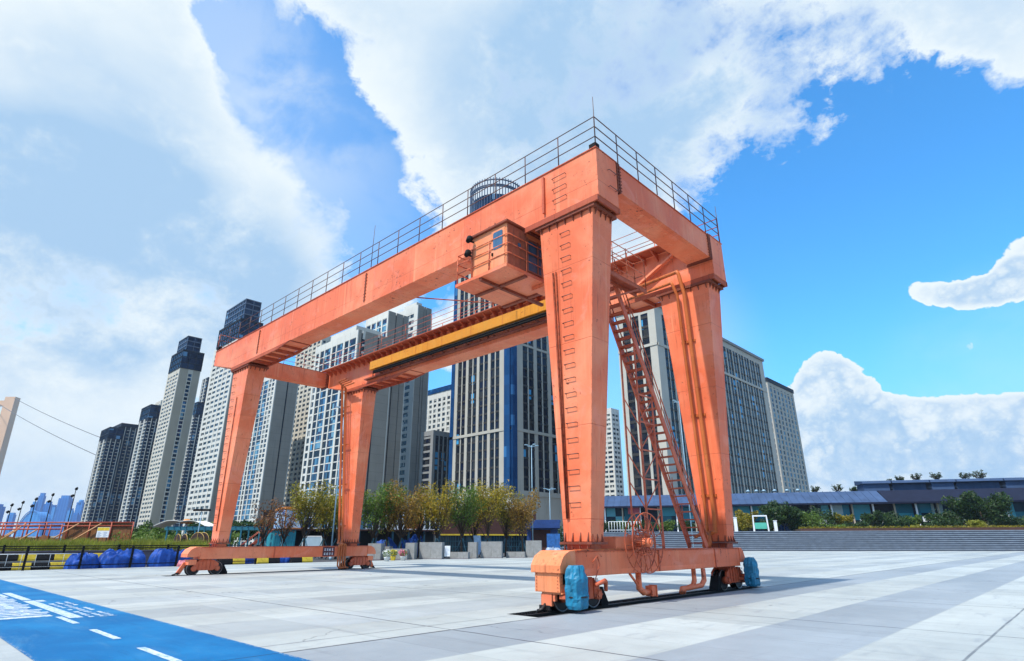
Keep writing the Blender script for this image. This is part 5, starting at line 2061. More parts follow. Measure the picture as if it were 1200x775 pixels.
L2_ = (at(68, 80) - at(-25, 80)).length
mb = MB()
for i in range(int(L2_ / .6)):
    h = 1.3 + .5 * (noise.noise(Vector((i * .35, 2.2, 0))))
    mb.box(i * .6, i * .6 + .56, 0, .06, 0, h)
mbuild_local(mb, 'boarding', M['brown_board'], root2)
mb = MB()
for z in (2.3, 2.75):
    mb.tube([(0, -.1, z), (L2_, -.1, z)], .09, 6)
for i in range(8):
    x = L2_ * i / 7
    mb.tube([(x, -.1, -.1), (x, -.1, 2.9)], .08, 6)
mbuild_local(mb, 'scaffold_post', M['red_pipe'], root2)
mb = MB()
for x in (1.5, 4.0):
    mb.tube([(x, -.3, .1), (x + 3.2, -.3, 2.2)], .09, 6)
mbuild_local(mb, 'scaffold_brace', M['tan_pipe'], root2)
# notice board
b = at(117.5, 78)
z1, z0 = hgt(117.5, 618, 78), hgt(117.5, 630, 78)
w = 14.5 / 726.3 * 78
root = thing('notice_board', 'white and yellow site notice board on two posts before the brown hoarding', 'sign', (b.x, b.y, 1.0), rz=YAW)
mb = MB()
mb.box(-w / 2, w / 2, -.03, .03, z0 - 1, z1 - 1)
bd = mbuild_local(mb, 'board', M['white_paint'], root)
mb = MB()
mb.box(-w / 2 + .03, w / 2 - .03, -.038, -.031, z1 - 1.42, z1 - 1.03)
mbuild_local(mb, 'yellow_heading', M['yellow_block'], bd)
mb = MB()
rr = random.Random(8)
for cx_ in (-w * .24, w * .24):
    for k in range(5):
        mb.box(cx_ - w * .16, cx_ + w * rr.uniform(.02, .17), -.038, -.031, z0 - .93 + k * .13, z0 - .87 + k * .13)
mbuild_local(mb, 'printed_lines', plain('grey_blue_print', (.35, .42, .55), .6, .1, 3), bd)
for x in (-w * .35, w * .35):
    mb = MB()
    mb.box(x - .05, x + .05, -.02 + .055, .08 + .03, -.1, z0 - 1.0 + .3)
    mbuild_local(mb, 'post', M['dark_steel'], root)


def mast(name, label, uv, D_, kind, group):
    u, v = uv
    ub = 600 + (u - 600) * (635 + 1493) / (v + 1493)
    b = at(ub, D_)
    h = hgt(u, v, D_)
    root = thing(name, label, 'lamp post', (b.x, b.y, 0), group, rz=YAW)
    mb = MB()
    r = .095 if kind == 'black' else .075
    mb.tube([(0, 0, 0), (0, 0, h)], r, 8, r2=r * .55)
    mb.tube([(0, 0, 0), (0, 0, .3)], r * 1.8, 8)
    mbuild_local(mb, 'pole', M['black'] if kind == 'black' else M['pole_blue'], root)
    if kind == 'black':
        for k, (dx, dz) in enumerate(((.25, 0), (-.22, -1.1))):
            mb = MB()
            mb.beam((0, 0, h + dz - .1), (dx, -.1, h + dz), .1, .1)
            mb.tube([(dx * .7, -.05, h + dz + .16), (dx, -.3, h + dz - .1)], .15, 10, r2=.22)
            mbuild_local(mb, 'lamp_head', M['black'], root)
    elif kind == 'tee':
        mb = MB()
        mb.box(-.9, .9, -.12, .12, h - .1, h + .12)
        mbuild_local(mb, 'lamp_head', M['black'], root)
    else:
        for k in range(4):
            mb = MB()
            a = k * PI / 2 + .4
            mb.beam((0, 0, h - .25), (.55 * math.cos(a), .55 * math.sin(a), h - .05), .06, .06)
            mb.beam((.55 * math.cos(a), .55 * math.sin(a), h), (.95 * math.cos(a), .95 * math.sin(a), h + .02), .22, .1)
            mbuild_local(mb, 'lamp_head', M['pole_blue'], root)
    return root


for uv, D_, lb in (((13, 592), 100, 'black floodlight mast nearest the left edge of the view'), ((26, 589), 104, 'black floodlight mast in front of the domed arch hall'), ((41.5, 585), 98, 'black floodlight mast before the narrow blue tower'),
                   ((61, 580), 102, 'black double-headed floodlight mast between blue towers'), ((88.5, 573), 96, 'tallest black floodlight mast in front of the widest blue block')):
    mast('floodlight_mast', lb, uv, D_, 'black', 'black floodlight masts on the left')
mast('street_lamp', 'black T shaped lamp post by the white canopy', (236, 598), 66, 'tee', None)
for uv, D_, lb in (((404, 478), 60, 'pale blue lamp pole rising beside the pipes of the rear left leg'), ((622.5, 522), 76, 'tall pale blue lamp pole in front of the pinstriped tower'), ((643.5, 573), 88, 'short pale blue lamp pole next to the tall leg'), ((795, 470), 82, 'pale blue lamp pole behind the crane stair')):
    mast('lamp_pole', lb, uv, D_, 'blue', 'pale blue lamp poles')

# teal pergola and white canopy behind the cable drums
pa, pb = at(193, 68), at(302, 68)
dv = pb - pa
LP = dv.length
zt_ = hgt(240, 618, 68)
root = thing('pergola', 'teal steel pergola frame running behind the left crane leg', 'pergola', (pa.x, pa.y, 0), rz=math.atan2(dv.y, dv.x))
for i in range(6):
    x = LP * i / 5
    mb = MB()
    mb.box(x - .07, x + .07, -.07, .07, 0, zt_ - .3)
    mbuild_local(mb, 'post', M['teal_frame'], root)
    mb = MB()
    mb.box(x - .07, x + .07, 1.93, 2.07, 0, zt_ - .3)
    mbuild_local(mb, 'post', M['teal_frame'], root)
mb = MB()
for y in (0, 2):
    mb.box(-.3, LP + .3, y - .08, y + .08, zt_ - .296, zt_)
for i in range(16):
    x = LP * i / 15
    mb.box(x - .05, x + .05, -.25, 2.25, zt_ + .004, zt_ + .1)
mbuild_local(mb, 'roof_beam', M['teal_frame'], root)
b = at(214, 78)
root = thing('canopy', 'white curved membrane canopy on an orange capped mast above the shrubs', 'canopy', (b.x, b.y, 0), rz=YAW)
zc = hgt(214, 611, 78)
mb = MB()
mb.tube([(0, 0, 0), (0, 0, zc - .3)], .16, 8)
mbuild_local(mb, 'mast', M['white_paint'], root)
mb = MB()
vs, fs = [], []
for i in range(17):
    for q in range(5):
        s_ = (i - 8) / 8
        x = s_ * 3.2
        y = (q - 2) * .8
        z = zc - .2 - abs(s_) * .55 + .35 * math.sin(abs(s_) * PI) + .08 * abs(q - 2)
        vs.append((x, y, z))
        
nV = len(vs)
vs += [(a, b2, z - .06) for a, b2, z in vs]
for i in range(16):
    for q in range(4):
        k = i * 5 + q
        fs.append((k, k + 5, k + 6, k + 1))
        fs.append((nV + k, nV + k + 1, nV + k + 6, nV + k + 5))
for i in range(16):
    for q in (0, 4):
        k = i * 5 + q
        fs.append((k, nV + k, nV + k + 5, k + 5))
mb._add(vs, fs, True)
mbuild_local(mb, 'membrane', M['canvas'], root)
mb = MB()
mb.tube([(0, 0, zc - .28), (0, 0, zc + .25)], .75, 12, r2=.3)
mbuild_local(mb, 'cap', M['container_orange'], root)

# shrubs and trees behind
SH = [(150, 84, 5.5, 2.2, 'bright'), (163, 86, 5, 2.6, 'green'), (176, 84, 5, 2.0, 'bright'), (188, 82, 5, 2.3, 'bright'), (202, 84, 5, 2.0, 'green'), (222, 80, 4.5, 2.2, 'bright'), (246, 82, 4.5, 2.4, 'green'), (262, 80, 4, 2.0, 'bright')]
for i, (u, D_, w, h, kd) in enumerate(SH):
    b = at(u, D_)
    shrub('shrub', ['bright green shrub nearest the brown hoarding', 'mid green shrub second from the brown hoarding', 'low bright shrub under the slender tan tower', 'bright shrub at the left end of the teal pergola', 'green shrub behind the edge-on cable drum',
                    'bright shrub behind the nearer cable drum', 'green shrub immediately left of the left crane leg', 'low bright shrub half behind the left crane leg'][i], (b.x, b.y, .9), w, h, kd, 40 + i, 700, .2, 'shrubs behind the pergola')
TR = [(143, 100, 4.4, 'dark'), (159, 104, 5.6, 'dark'), (173, 102, 5.2, 'green'), (190, 106, 4.6, 'dark'), (228, 98, 5.4, 'dark'), (249, 100, 5.0, 'green'), (266, 96, 5.2, 'dark'), (290, 84, 5.4, 'dark')]
for i, (u, D_, h, kd) in enumerate(TR):
    b = at(u, D_)
    street_tree('background_tree', ['small dark tree above the end of the brown hoarding', 'dark tree at the foot of the navy striped tower', 'rounded green tree at the foot of the tan tower', 'low dark tree under the white canopy tip', 'dark tree right of the canopy mast', 'green tree directly left of the left crane leg',
                                    'dark tree hidden partly by the left crane leg', 'dense dark tree just right of the left crane leg'][i], (b.x, b.y, .5), h, kd, 60 + i, 1.25, 1100, .24, False, False, 'trees behind the pergola', .2)

# ------------------------------------------------------------------ the row of staked trees and the planters
ROW = [(308, 63, 588, 'red', 1), (331, 66, 586, 'red', 0), (356, 62, 570, 'olive', 0), (378, 67, 578, 'olive', 0), (394, 63, 574, 'olive', 0), (437, 64, 569, 'green', 0), (453, 68, 572, 'olive', 0), (470, 65, 568, 'brown', 0), (491, 70, 572, 'olive', 0), (511, 67, 568, 'yellow', 0), (541, 68, 570, 'green', 0),
       (556, 72, 573, 'olive', 0), (571, 70, 569, 'yellow', 0), (592, 74, 576, 'olive', 0), (612, 72, 578, 'brown', 0)]
LBL = ['nearly bare reddish tree right of the left crane leg', 'thin reddish tree between the bare tree and the blue mural', 'thin olive tree in front of the blue mural', 'airy olive tree in front of the upstairs window', 'sparse olive tree beside the pale blue pole', 'green leaved tree just right of the rear left leg', 'slender olive tree behind the small planter',
       'rusty brown leaved tree before the orange container', 'slender olive tree at the right edge of the orange container', 'bright yellow leaved tree right of the orange container', 'green upright tree below the gap in the skyline', 'slender olive tree behind the tall concrete block', 'golden yellow tree under the pinstriped tower', 'thin olive tree left of the low brown tree', 'low brown leaved tree next to the blue booth']
for i, (u, D_, vt, kd, bare) in enumerate(ROW):
    b = at(u, D_)
    street_tree('street_tree', LBL[i], (b.x, b.y, 0), hgt(u, vt, D_), kd, 80 + i, .95, 3000 if kd != 'red' else 800, .125, True, bool(bare), 'staked trees along the plaza edge', .24, True)


def planter(label, u, v, D_, w, h, soil, d=1.2, name='planter', mat='concrete', group='concrete planters along the plaza edge'):
    b = at(u, D_)
    root = thing(name, label, 'planter', (b.x, b.y, 0), group, rz=rad(38))
    mb = MB()
    t_ = .09
    if soil:
        mb.box(-w / 2, w / 2, -d / 2, -d / 2 + t_, 0, h)
        mb.box(-w / 2, w / 2, d / 2 - t_, d / 2, 0, h)
        mb.box(-w / 2, -w / 2 + t_, -d / 2 + t_, d / 2 - t_, 0, h)
        mb.box(w / 2 - t_, w / 2, -d / 2 + t_, d / 2 - t_, 0, h)
        o = mbuild_local(mb, 'trough', M[mat], root)
        o2 = MB()
        o2.box(-w / 2 + t_ + .003, w / 2 - t_ - .003, -d / 2 + t_ + .003, d / 2 - t_ - .003, .02, h - .12)
        mbuild_local(o2, 'soil', M['soil'], root)
    else:
        mb.box(-w / 2, w / 2, -d / 2, d / 2, 0, h)
        mbuild_local(mb, 'body', M[mat], root)
    bv = MB()
    bv.box(-w / 2 - .02, w / 2 + .02, -d / 2 - .02, d / 2 + .02, -.01, .06)
    mbuild_local(bv, 'plinth', M['concrete_dark'], root)
    return root


PL = [(441, 61, 1.3, 1.5, 1, 'pale concrete planter just behind the right end of the far sill'), (464, 61.5, 2.6, 1.0, 1, 'long low concrete planter behind the flower pots'), (482, 62, .9, 1.55, 0, 'narrow tall concrete block left of the widest planter'),
      (506, 63, 2.3, 1.6, 1, 'widest plain concrete planter below the yellow tree'), (537, 64, 2.2, .65, 1, 'low concrete trough next to the white info board'), (554, 65.5, .9, 1.6, 0, 'tall concrete block under the green upright tree'), (576, 66.5, 2.2, 1.65, 1, 'square concrete planter before the olive yellow tree'),
      (604, 68, 2.0, .6, 1, 'low concrete trough left of the last planter'), (625, 69, 1.7, 1.75, 1, 'last concrete planter before the tall near leg'), (452, 62.5, 1.1, 1.2, 1, 'small concrete planter between two longer ones')]
for (u, D_, w, h, s_, lb) in PL:
    planter(lb, u, 0, D_, w, h, s_)
# info board on the planter
b = at(524, 62.8)
root = thing('info_board', 'small white info board standing between the planters', 'sign', (b.x, b.y, 0), rz=YAW)
mb = MB()
mb.box(-.28, .28, -.03, .03, .25, 1.25)
bd = mbuild_local(mb, 'board', M['white_paint'], root)
mb = MB()
for k in range(6):
    mb.box(-.2, .2 - .05 * (k % 3), -.036, -.031, .42 + k * .12, .45 + k * .12)
mbuild_local(mb, 'printed_lines', bpy.data.materials['grey_blue_print'], bd)
for x in (-.2, .2):
    mb = MB()
    mb.box(x - .02, x + .02, -.02, .02, 0, .249)
    mbuild_local(mb, 'foot', M['dark_steel'], root)
b = at(559.5, 70)
root = thing('banner_stand', 'pale blue banner leaning in a frame behind the planters', 'banner', (b.x, b.y, 0), rz=YAW)
mb = MB()
mb.hexa([(-.3, -.02, .3), (.55, -.02, .3), (.55, .02, .3), (-.3, .02, .3), (-.55, .28, 2.3), (.25, .28, 2.3), (.25, .32, 2.3), (-.55, .32, 2.3)])
mbuild_local(mb, 'cloth', plain('pale_blue_cloth', (.35, .52, .75), .7, .3, 2), root)
mb = MB()
for (x0, x1) in ((-.3, -.57), (.55, .27)):
    mb.tube([(x0, .03, 0), (x1, .36, 2.35)], .025, 6)
mbuild_local(mb, 'frame', M['dark_steel'], root)

# flower pots by the far bogie
for i, (u, v, lb, kd, cc) in enumerate(((453, 658, 'green potted plant nearest the right end of the far sill', 'bright', (.65, .68, .62)), (460.5, 657, 'yellow flowers in a pot beside the far bogie', 'yellow', (.62, .5, .03)), (472, 657, 'pink flowers in a white tub at the low planter', 'red', (.62, .12, .22)))):
    b = gr(u, v)
    root = thing('flower_pot', lb, 'flower pot', (b.x, b.y, 0), 'flower pots by the low planter')
    mb = MB()
    mb.tube([(0, 0, 0), (0, 0, .28), (0, 0, .36)], .2, 14, r2=.3)
    mbuild_local(mb, 'pot', plain('pot_glaze_%d' % i, (.6, .62, .6), .5, .1, 3) if i != 1 else M['yellow_block'], root)
    rnd = random.Random(i)
    vs, fs = leaf_cloud([((0, 0, .6), (.4, .4, .3)), ((.15, .1, .75), (.22, .22, .2))], 200, .07, rnd)
    mb = MB()
    mb._add(vs, fs)
    mbuild_local(mb, 'leaves', LEAF['bright'], root)
    vs, fs = leaf_cloud([((0, -.05, .68), (.42, .42, .32))], 160, .075, rnd)
    mb = MB()
    mb._add(vs, fs)
    mbuild_local(mb, 'blossom', plain('petals_%d' % i, cc, .6, .2, 6), root)

# ------------------------------------------------------------------ containers, stalls and booths behind the trees
pa, pb = at(319, 76), at(516, 88)
dv = pb - pa
LC = dv.length
root = thing('container_building', 'two storey container building with teal ground floor and a blue mural upstairs', 'container building', (pa.x, pa.y, 0), rz=math.atan2(dv.y, dv.x))


def lx(u):
    """where bearing u meets the front of the building, along its length"""
    d = FH + RH * ((u - 600) / 726.3)
    n = Vector((-dv.y, dv.x, 0)).normalized()
    t_ = (pa - CAM).dot(n) / d.dot(n)
    q = CAM + d * t_
    return (Vector((q.x, q.y, 0)) - Vector((pa.x, pa.y, 0))).dot(dv.normalized())


z1_ = hgt(345, 621, 78)
z2_ = hgt(345, 597, 78)
mb = MB()
xk = lx(345)
mb.box(0, xk, 0, 7, 0, z1_ - .06)
for i in range(int(xk / .28)):
    mb.box(i * .28 + .05, i * .28 + .19, -.05, -.001, .15, z1_ - .25)
mbuild_local(mb, 'teal_container', M['teal'], root)
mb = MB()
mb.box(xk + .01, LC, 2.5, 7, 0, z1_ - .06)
mbuild_local(mb, 'undercroft', M['void'], root)  # solid near-black block: shade of the open ground floor painted as colour
mb = MB()
for i in range(9):
    x = xk + 1.2 + (LC - xk - 1.4) * i / 8
    mb.box(x - .12, x + .12, .1, .34, 0, z1_ - .06)
mbuild_local(mb, 'column', M['teal_dark'], root)
mb = MB()
mb.box(-.2, LC + .2, -.25, 7.2, z1_ - .055, z1_ + .12)
mbuild_local(mb, 'deck_edge', M['maroon'], root)
# upper floor pieces
mur, t, p, oc = newmat('blue_mural_paint')
n1 = t.noise(oc, .55, 4, .6, 2.0)
c = t.ramp(n1, [(0.0, (.02, .06, .25)), (.38, (.05, .20, .55)), (.45, (.30, .50, .72)), (.52, (.55, .62, .68)), (.58, (.06, .30, .45)), (.64, (.45, .12, .20)), (.68, (.03, .10, .35))], 'CONSTANT')
t.l.new(c, p.inputs['Base Color'])
for (u0, u1, nm, mt_, zt2) in ((330, 352, 'mural_panel', mur, z2_), (353, 381, 'upper_window', G_blue, z2_), (386, 393, 'teal_box', M['teal'], z2_ - .4), (427, 450, 'upper_window', G_blue, z2_ + .1), (452, 470, 'upper_window', G_small, z2_ + .1), (471, 495, 'orange_container', M['container_orange'], z2_ + .35), (496, 514, 'upper_window', G_blue, z2_ + .2)):
    mb = MB()
    x0, x1 = lx(u0), lx(u1)
    y0 = 0.0 if 'window' not in nm else .08
    mb.box(x0, x1, y0, 6.5, z1_ + .125, zt2)
    if nm == 'orange_container':
        for i in range(int((x1 - x0) / .3)):
            mb.box(x0 + i * .3 + .05, x0 + i * .3 + .2, -.05, -.001, z1_ + .25, zt2 - .2)
    o = mbuild_local(mb, nm, mt_, root)
    fr = MB()
    k = 3 if 'window' in nm else 1
    for i in range(k + 1):
        x = x0 + (x1 - x0) * i / k
        fr.box(x - .07, x + .07, -.09, -.055, z1_ + .13, zt2)
    for z in ([z1_ + .13, zt2 - .1] + ([(z1_ + zt2) / 2 + .2] if 'window' in nm else [])):
        fr.box(x0 + .071, x1 - .071, -.09, -.056, z, z + .1)
    mbuild_local(fr, 'frame', M['container_orange'] if nm == 'mural_panel' else M['white_paint'], o)
mb = MB()
mb.box(lx(330) - .1, lx(393), -.15, 6.6, z2_ + .01, z2_ + .25)
mbuild_local(mb, 'roof_edge', M['container_orange'], root)
# stairs up the left end
mb = MB()
for k in range(2):
    mb.beam((-3.6, .4 + k * 1.1, .1), (-.1, .4 + k * 1.1, z1_), .1, .25)
    mb.tube([(-3.6, .4 + k * 1.1, 1.1), (-.1, .4 + k * 1.1, z1_ + 1)], .05, 6)
for k in range(9):
    q = k / 9
    mb.box(-3.6 + 3.4 * q, -3.25 + 3.4 * q, .46, 1.44, z1_ * q + .1, z1_ * q + .16)
mbuild_local(mb, 'outside_stair', M['red_pipe'], root)
# small brown hut to the left of it
b = at(318, 96)
root = thing('hut', 'brown flat roofed hut between the bare red tree and the mural', 'hut', (b.x, b.y, 0), rz=rad(38))
mb = MB()
mb.box(-2, 4.5, 0, 4, 0, hgt(330, 600, 96))
h_ = mbuild_local(mb, 'wall', M['maroon'], root)
mb = MB()
mb.box(-2.3, 4.8, -.4, 4.3, hgt(330, 600, 96) + .003, hgt(330, 600, 96) + .3)
mbuild_local(mb, 'roof', M['dark_steel'], root)
mb = MB()
mb.box(.5, 2.6, -.03, -.002, 3.2, 5.0)
mbuild_local(mb, 'window', G_small, root)
# blue tank and tarps by the containers
for i, (u, D_, L_, h, lb) in enumerate(((452, 69, 2.6, 1.9, 'blue sheeted heap behind the small planter'), (478, 70, 2.4, 1.8, 'blue sheeted heap behind the narrow tall block'), (488, 71.5, 1.8, 2.3, 'tall blue sheeted heap under the orange container'))):
    b = at(u, D_)
    lump('sheeted_heap', lb, 'tarp', (b.x, b.y, 0), L_, 1.6, h, M['tarp'], 30 + i, YAW, 'blue sheeted heaps by the containers')
b = at(365, 70)
root = thing('display_frame', 'white framed display board under the mural building', 'board', (b.x, b.y, 0), rz=YAW)
mb = MB()
mb.box(-1.0, 1.0, -.04, .0, .5, 2.2)
mbuild_local(mb, 'panel', plain('pale_blue_panel', (.36, .5, .62), .5, .1, 2), root)
mb = MB()
for (x0, x1, z0, z1) in ((-1.1, -1.002, 0, 2.3), (1.002, 1.1, 0, 2.3), (-1.0, 1.0, 2.203, 2.3), (-1.0, 1.0, .4, .497)):
    mb.box(x0, x1, -.06, .02, z0, z1)
mbuild_local(mb, 'frame', M['white_paint'], root)
# long maroon market shed
pa, pb = at(512, 92), at(628, 98)
dv = pb - pa
LM = dv.length
zt_ = hgt(570, 598, 94)
root = thing('market_shed', 'long maroon market shed with a yellow band and lattice windows behind the trees', 'shed', (pa.x, pa.y, 0), rz=math.atan2(dv.y, dv.x))
mb = MB()
mb.box(0, LM, 0, 8, 2.55, zt_)
mbuild_local(mb, 'wall', M['maroon'], root)
mb = MB()
mb.box(0, LM, -.06, -.002, 2.55, 2.75)
mbuild_local(mb, 'yellow_band', M['yellow_block'], root)
mb = MB()
mb.box(.05, LM - .05, .3, 7.9, 0, 2.545)
wn_ = mbuild_local(mb, 'shop_window', G_small, root)
mb = MB()
for i in range(40):
    x = LM * i / 39
    mb.box(x - .04, x + .04, .2, .297, 0, 2.54)
for z in (.9, 1.7):
    mb.box(0, LM, .12, .198, z, z + .08)
mbuild_local(mb, 'lattice', M['teal_dark'], wn_)
# blue booth with its mural side
b = at(617, 84)
zt_ = hgt(630, 612, 84)
root = thing('blue_booth', 'dark blue flat topped booth left of the tall near leg', 'booth', (b.x, b.y, 0), rz=rad(40))
mb = MB()
mb.box(0, 4.2, 0, 4, 0, zt_)
mbuild_local(mb, 'wall', M['booth_blue'], root)
mb = MB()
mb.box(-.3, 4.6, -1.2, 4.2, zt_ + .003, zt_ + .25)
mb.prism([(-1.2, zt_), (-.003, zt_), (-.003, zt_ - .9), (-1.2, zt_ - .8)], 0, -.2, 4.5)
mbuild_local(mb, 'awning', M['booth_blue'], root)
mb = MB()
mb.box(.6, 3.2, -.03, -.002, .2, zt_ - 1.0)
mbuild_local(mb, 'shutter', M['maroon'], root)
b = at(648, 80)
root = thing('mural_panel', 'bright blue painted panel standing beside the booth', 'panel', (b.x, b.y, 0), rz=YAW)
mb = MB()
mb.box(-.85, .85, -.06, .06, .3, 2.6)
mbuild_local(mb, 'board', plain('deep_blue_board', (.02, .12, .38), .5, .6, 2.5), root)
mb = MB()
for x in (-.7, .7):
    mb.box(x - .05, x + .05, -.05, .05, 0, .298)
mbuild_local(mb, 'foot', M['dark_steel'], root)
lump('covered_scooter', 'scooter under a pale blue cover beside the tall near leg', 'covered scooter', tuple(at(648, 66)), 2.1, .9, 1.0, plain('pale_cover', (.26, .34, .46), .5, .5, 3), 44, YAW)
for i, (u, D_, h, w, kd, lb) in enumerate(((660, 92, 4.6, 4, 'dark', 'dark evergreen bush left of the tall near leg'), (640, 96, 4.0, 4, 'dark', 'dark bush behind the blue booth'))):
    b = at(u, D_)
    shrub('evergreen_bush', lb, (b.x, b.y, 0), w, h, kd, 150 + i, 900, .2)

# ------------------------------------------------------------------ steps and terrace on the right
sa, sb_ = at(640, 117.5), at(1290, 101.5)
dv = sb_ - sa
LS = dv.length
rot = math.atan2(dv.y, dv.x)
NS, RUN = 10, .68
RISE = 3.4 / NS
root = thing('stone_steps', 'wide flight of slate blue stone steps along the back of the plaza', 'steps', (sa.x, sa.y, 0), rz=rot)
mb = MB()
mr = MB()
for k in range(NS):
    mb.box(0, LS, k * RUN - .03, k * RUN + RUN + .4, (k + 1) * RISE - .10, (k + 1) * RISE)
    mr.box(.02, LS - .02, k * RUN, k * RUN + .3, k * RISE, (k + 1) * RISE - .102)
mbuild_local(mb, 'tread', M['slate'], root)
mbuild_local(mr, 'riser', M['shaded_riser'], root)
mb = MB()
TZ = NS * RISE - .02
mb.box(-30, LS + 60, NS * RUN + .05, 260, -.1, TZ)
o = mbuild_local(mb, 'terrace', plain('terrace_paving', (.2, .2, .21), .9, .2, .3), root)
o.parent = None
o.matrix_world = root.matrix_basis.copy()
tag(o, kind='structure')


def on_terrace(u, D_):
    return at(u, D_, TZ)


# planted edging
b0, b1 = at(940, 119), at(1290, 109)
dv2 = b1 - b0
root = thing('terrace_edging', 'long dark brown planting edge on top of the stone steps', 'edging', (b0.x, b0.y, TZ), rz=math.atan2(dv2.y, dv2.x))
mb = MB()
mb.box(0, dv2.length, 0, .4, 0, .55)
mbuild_local(mb, 'edge_board', M['kerb_brown'], root)
mb = MB()
mb.box(0, dv2.length, .42, 7, 0, .5)
mbuild_local(mb, 'bed', M['soil'], root)
rnd = random.Random(77)
vs, fs = leaf_cloud([((dv2.length * (i + .5) / 40, 1.3, .65), (dv2.length / 70, .8, .28)) for i in range(40)], 5000, .16, rnd)
mb = MB()
mb._add(vs, fs)
o = mbuild_local(mb, 'ground_cover', LEAF['olive'], root)
# white stands, post, rail
for i, (u, lb) in enumerate(((893.5, 'white legged stand with a pale green panel at the top of the steps'),)):
    b = on_terrace(u, 121)
    root = thing('panel_stand', lb, 'stand', tuple(b), rz=rot)
    mb = MB()
    for x in (-1.25, 1.25):
        mb.hexa([(x - .12 + .12 * (x > 0) * 2 - .12, -.15, 0), (x + .12 + .12 * (x > 0) * 2 - .12, -.15, 0), (x + .12 + .12 * (x > 0) * 2 - .12, .15, 0), (x - .12 + .12 * (x > 0) * 2 - .12, .15, 0), (x - .1, -.1, 3.1), (x + .1, -.1, 3.1), (x + .1, .1, 3.1), (x - .1, .1, 3.1)])
    mb.box(-1.15, 1.15, -.1, .1, 2.86, 3.1)
    mbuild_local(mb, 'frame', M['white_paint'], root)
    mb = MB()
    mb.box(-1.12, 1.12, -.05, .05, .55, 1.7)
    mbuild_local(mb, 'panel', plain('mint_panel', (.08, .42, .32), .5, .15, 2), root)
for i, (u, lb, h) in enumerate(((911, 'short white pillar right of the pale green panel stand', 2.0), (864, 'white slanted post beside the rear right leg', 2.6))):
    b = on_terrace(u, 121)
    root = thing('white_post', lb, 'post', tuple(b), rz=rot)
    mb = MB()
    mb.box(-.28, .28, -.2, .2, 0, h - .003)
    mbuild_local(mb, 'shaft', M['white_paint'], root)
    mb = MB()
    mb.box(-.34, .34, -.26, .26, h, h + .12)
    mbuild_local(mb, 'cap', M['white_paint'], root)
b = on_terrace(714, 123)
root = thing('white_railing', 'white railing at the top of the steps behind the cable reel', 'railing', tuple(b), rz=rot)
mb = MB()
for i in range(12):
    mb.tube([(i * .55, 0, 0), (i * .55, 0, 2.0)], .05, 6)
for z in (.4, 2.0):
    mb.tube([(0, 0, z), (6.05, 0, z)], .05, 6)
mbuild_local(mb, 'rail_frame', M['white_paint'], root)

# long low pavilion with blue sheet roofs
pa, pb = on_terrace(690, 150), on_terrace(1260, 126)
dv = pb - pa
LB = dv.length
rz_b = math.atan2(dv.y, dv.x)
root = thing('pavilion', 'long low pavilion with blue grey sheet roofs and teal glazing above the steps', 'building', tuple(pa), rz=rz_b)


def bx(u, off=0.0):
    d = FH + RH * ((u - 600) / 726.3)
    n = Vector((-dv.y, dv.x, 0)).normalized()
    q = CAM + d * (((pa - CAM).dot(n) + off) / d.dot(n))
    return (Vector((q.x, q.y, 0)) - Vector((pa.x, pa.y, 0))).dot(dv.normalized())


def hz2(u, v, off=0):
    d = FH + RH * ((u - 600) / 726.3)
    n = Vector((-dv.y, dv.x, 0)).normalized()
    D2 = ((pa - CAM).dot(n) + off) / d.dot(n)
    return hgt(u, v, D2) - TZ


eL, rL = hz2(950, 590, -2), hz2(950, 577, 4)
eR, rR = hz2(1120, 588, -2), hz2(1120, 576, 2)
cR_ = hz2(1120, 563, 9)
X0, X1, X2 = 0, bx(1046), LB
G_teal = glassmat('teal_shop_glass', [(.02, .12, .17), (.05, .26, .33), (.01, .03, .05), (.03, .18, .26), (.10, .34, .42)], 2.0, 2.2, .1, .1, (.3, .4, .42))
mb = MB()
mb.box(X0, X2, 1.0, 20, 0, eL - .1)
mbuild_local(mb, 'wall', C_dark, root)
x = 0
i = 0
while x < X2 - 5:
    w = 4.2
    if i % 4 != 3:
        mb = MB()
        mb.box(x + .25, x + w - .25, .9, .997, eL * .42, eL - .3)
        o = mbuild_local(mb, 'window', G_teal, root)
    if i % 3 != 2:
        mb = MB()
        mb.box(x + .3, x + w - .3, .9, .997, .3, eL * .36)
        mbuild_local(mb, 'shopfront', G_navy, root)
    mb = MB()
    mb.box(x - .15, x + .15, -.6, -.3, 0, eL - .25)
    mbuild_local(mb, 'column', M['white_paint'] if i % 2 else C_tan, root)
    x += w
    i += 1
mb = MB()
mb.hexa([(X0, -2, eL), (X1, -2, eL), (X1, 8, eL), (X0, 8, eL), (X0, 4, rL), (X1, 4, rL), (X1, 8.5, rL), (X0, 8.5, rL)])
rf = mbuild_local(mb, 'roof', M['roof_blue'], root)
mb = MB()
for k in range(int((X1 - X0) / 1.6)):
    x = X0 + k * 1.6
    mb.beam((x, -1.95, eL + .05), (x, 4, rL + .05), .12, .1)
mbuild_local(mb, 'roof_seam', M['roof_blue'], rf)
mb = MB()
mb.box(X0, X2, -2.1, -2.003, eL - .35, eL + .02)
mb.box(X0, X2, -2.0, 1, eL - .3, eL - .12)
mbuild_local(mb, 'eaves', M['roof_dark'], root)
mb = MB()
mb.hexa([(X1 + .2, -2, eR), (X2, -2, eR), (X2, 8, eR), (X1 + .2, 8, eR), (X1 + .2, 4, rR + .6), (X2, 4, rR + .6), (X2, 8.5, rR + .6), (X1 + .2, 8.5, rR + .6)])
mbuild_local(mb, 'roof', M['roof_dark'], root)
x = X1 - 1
i = 0
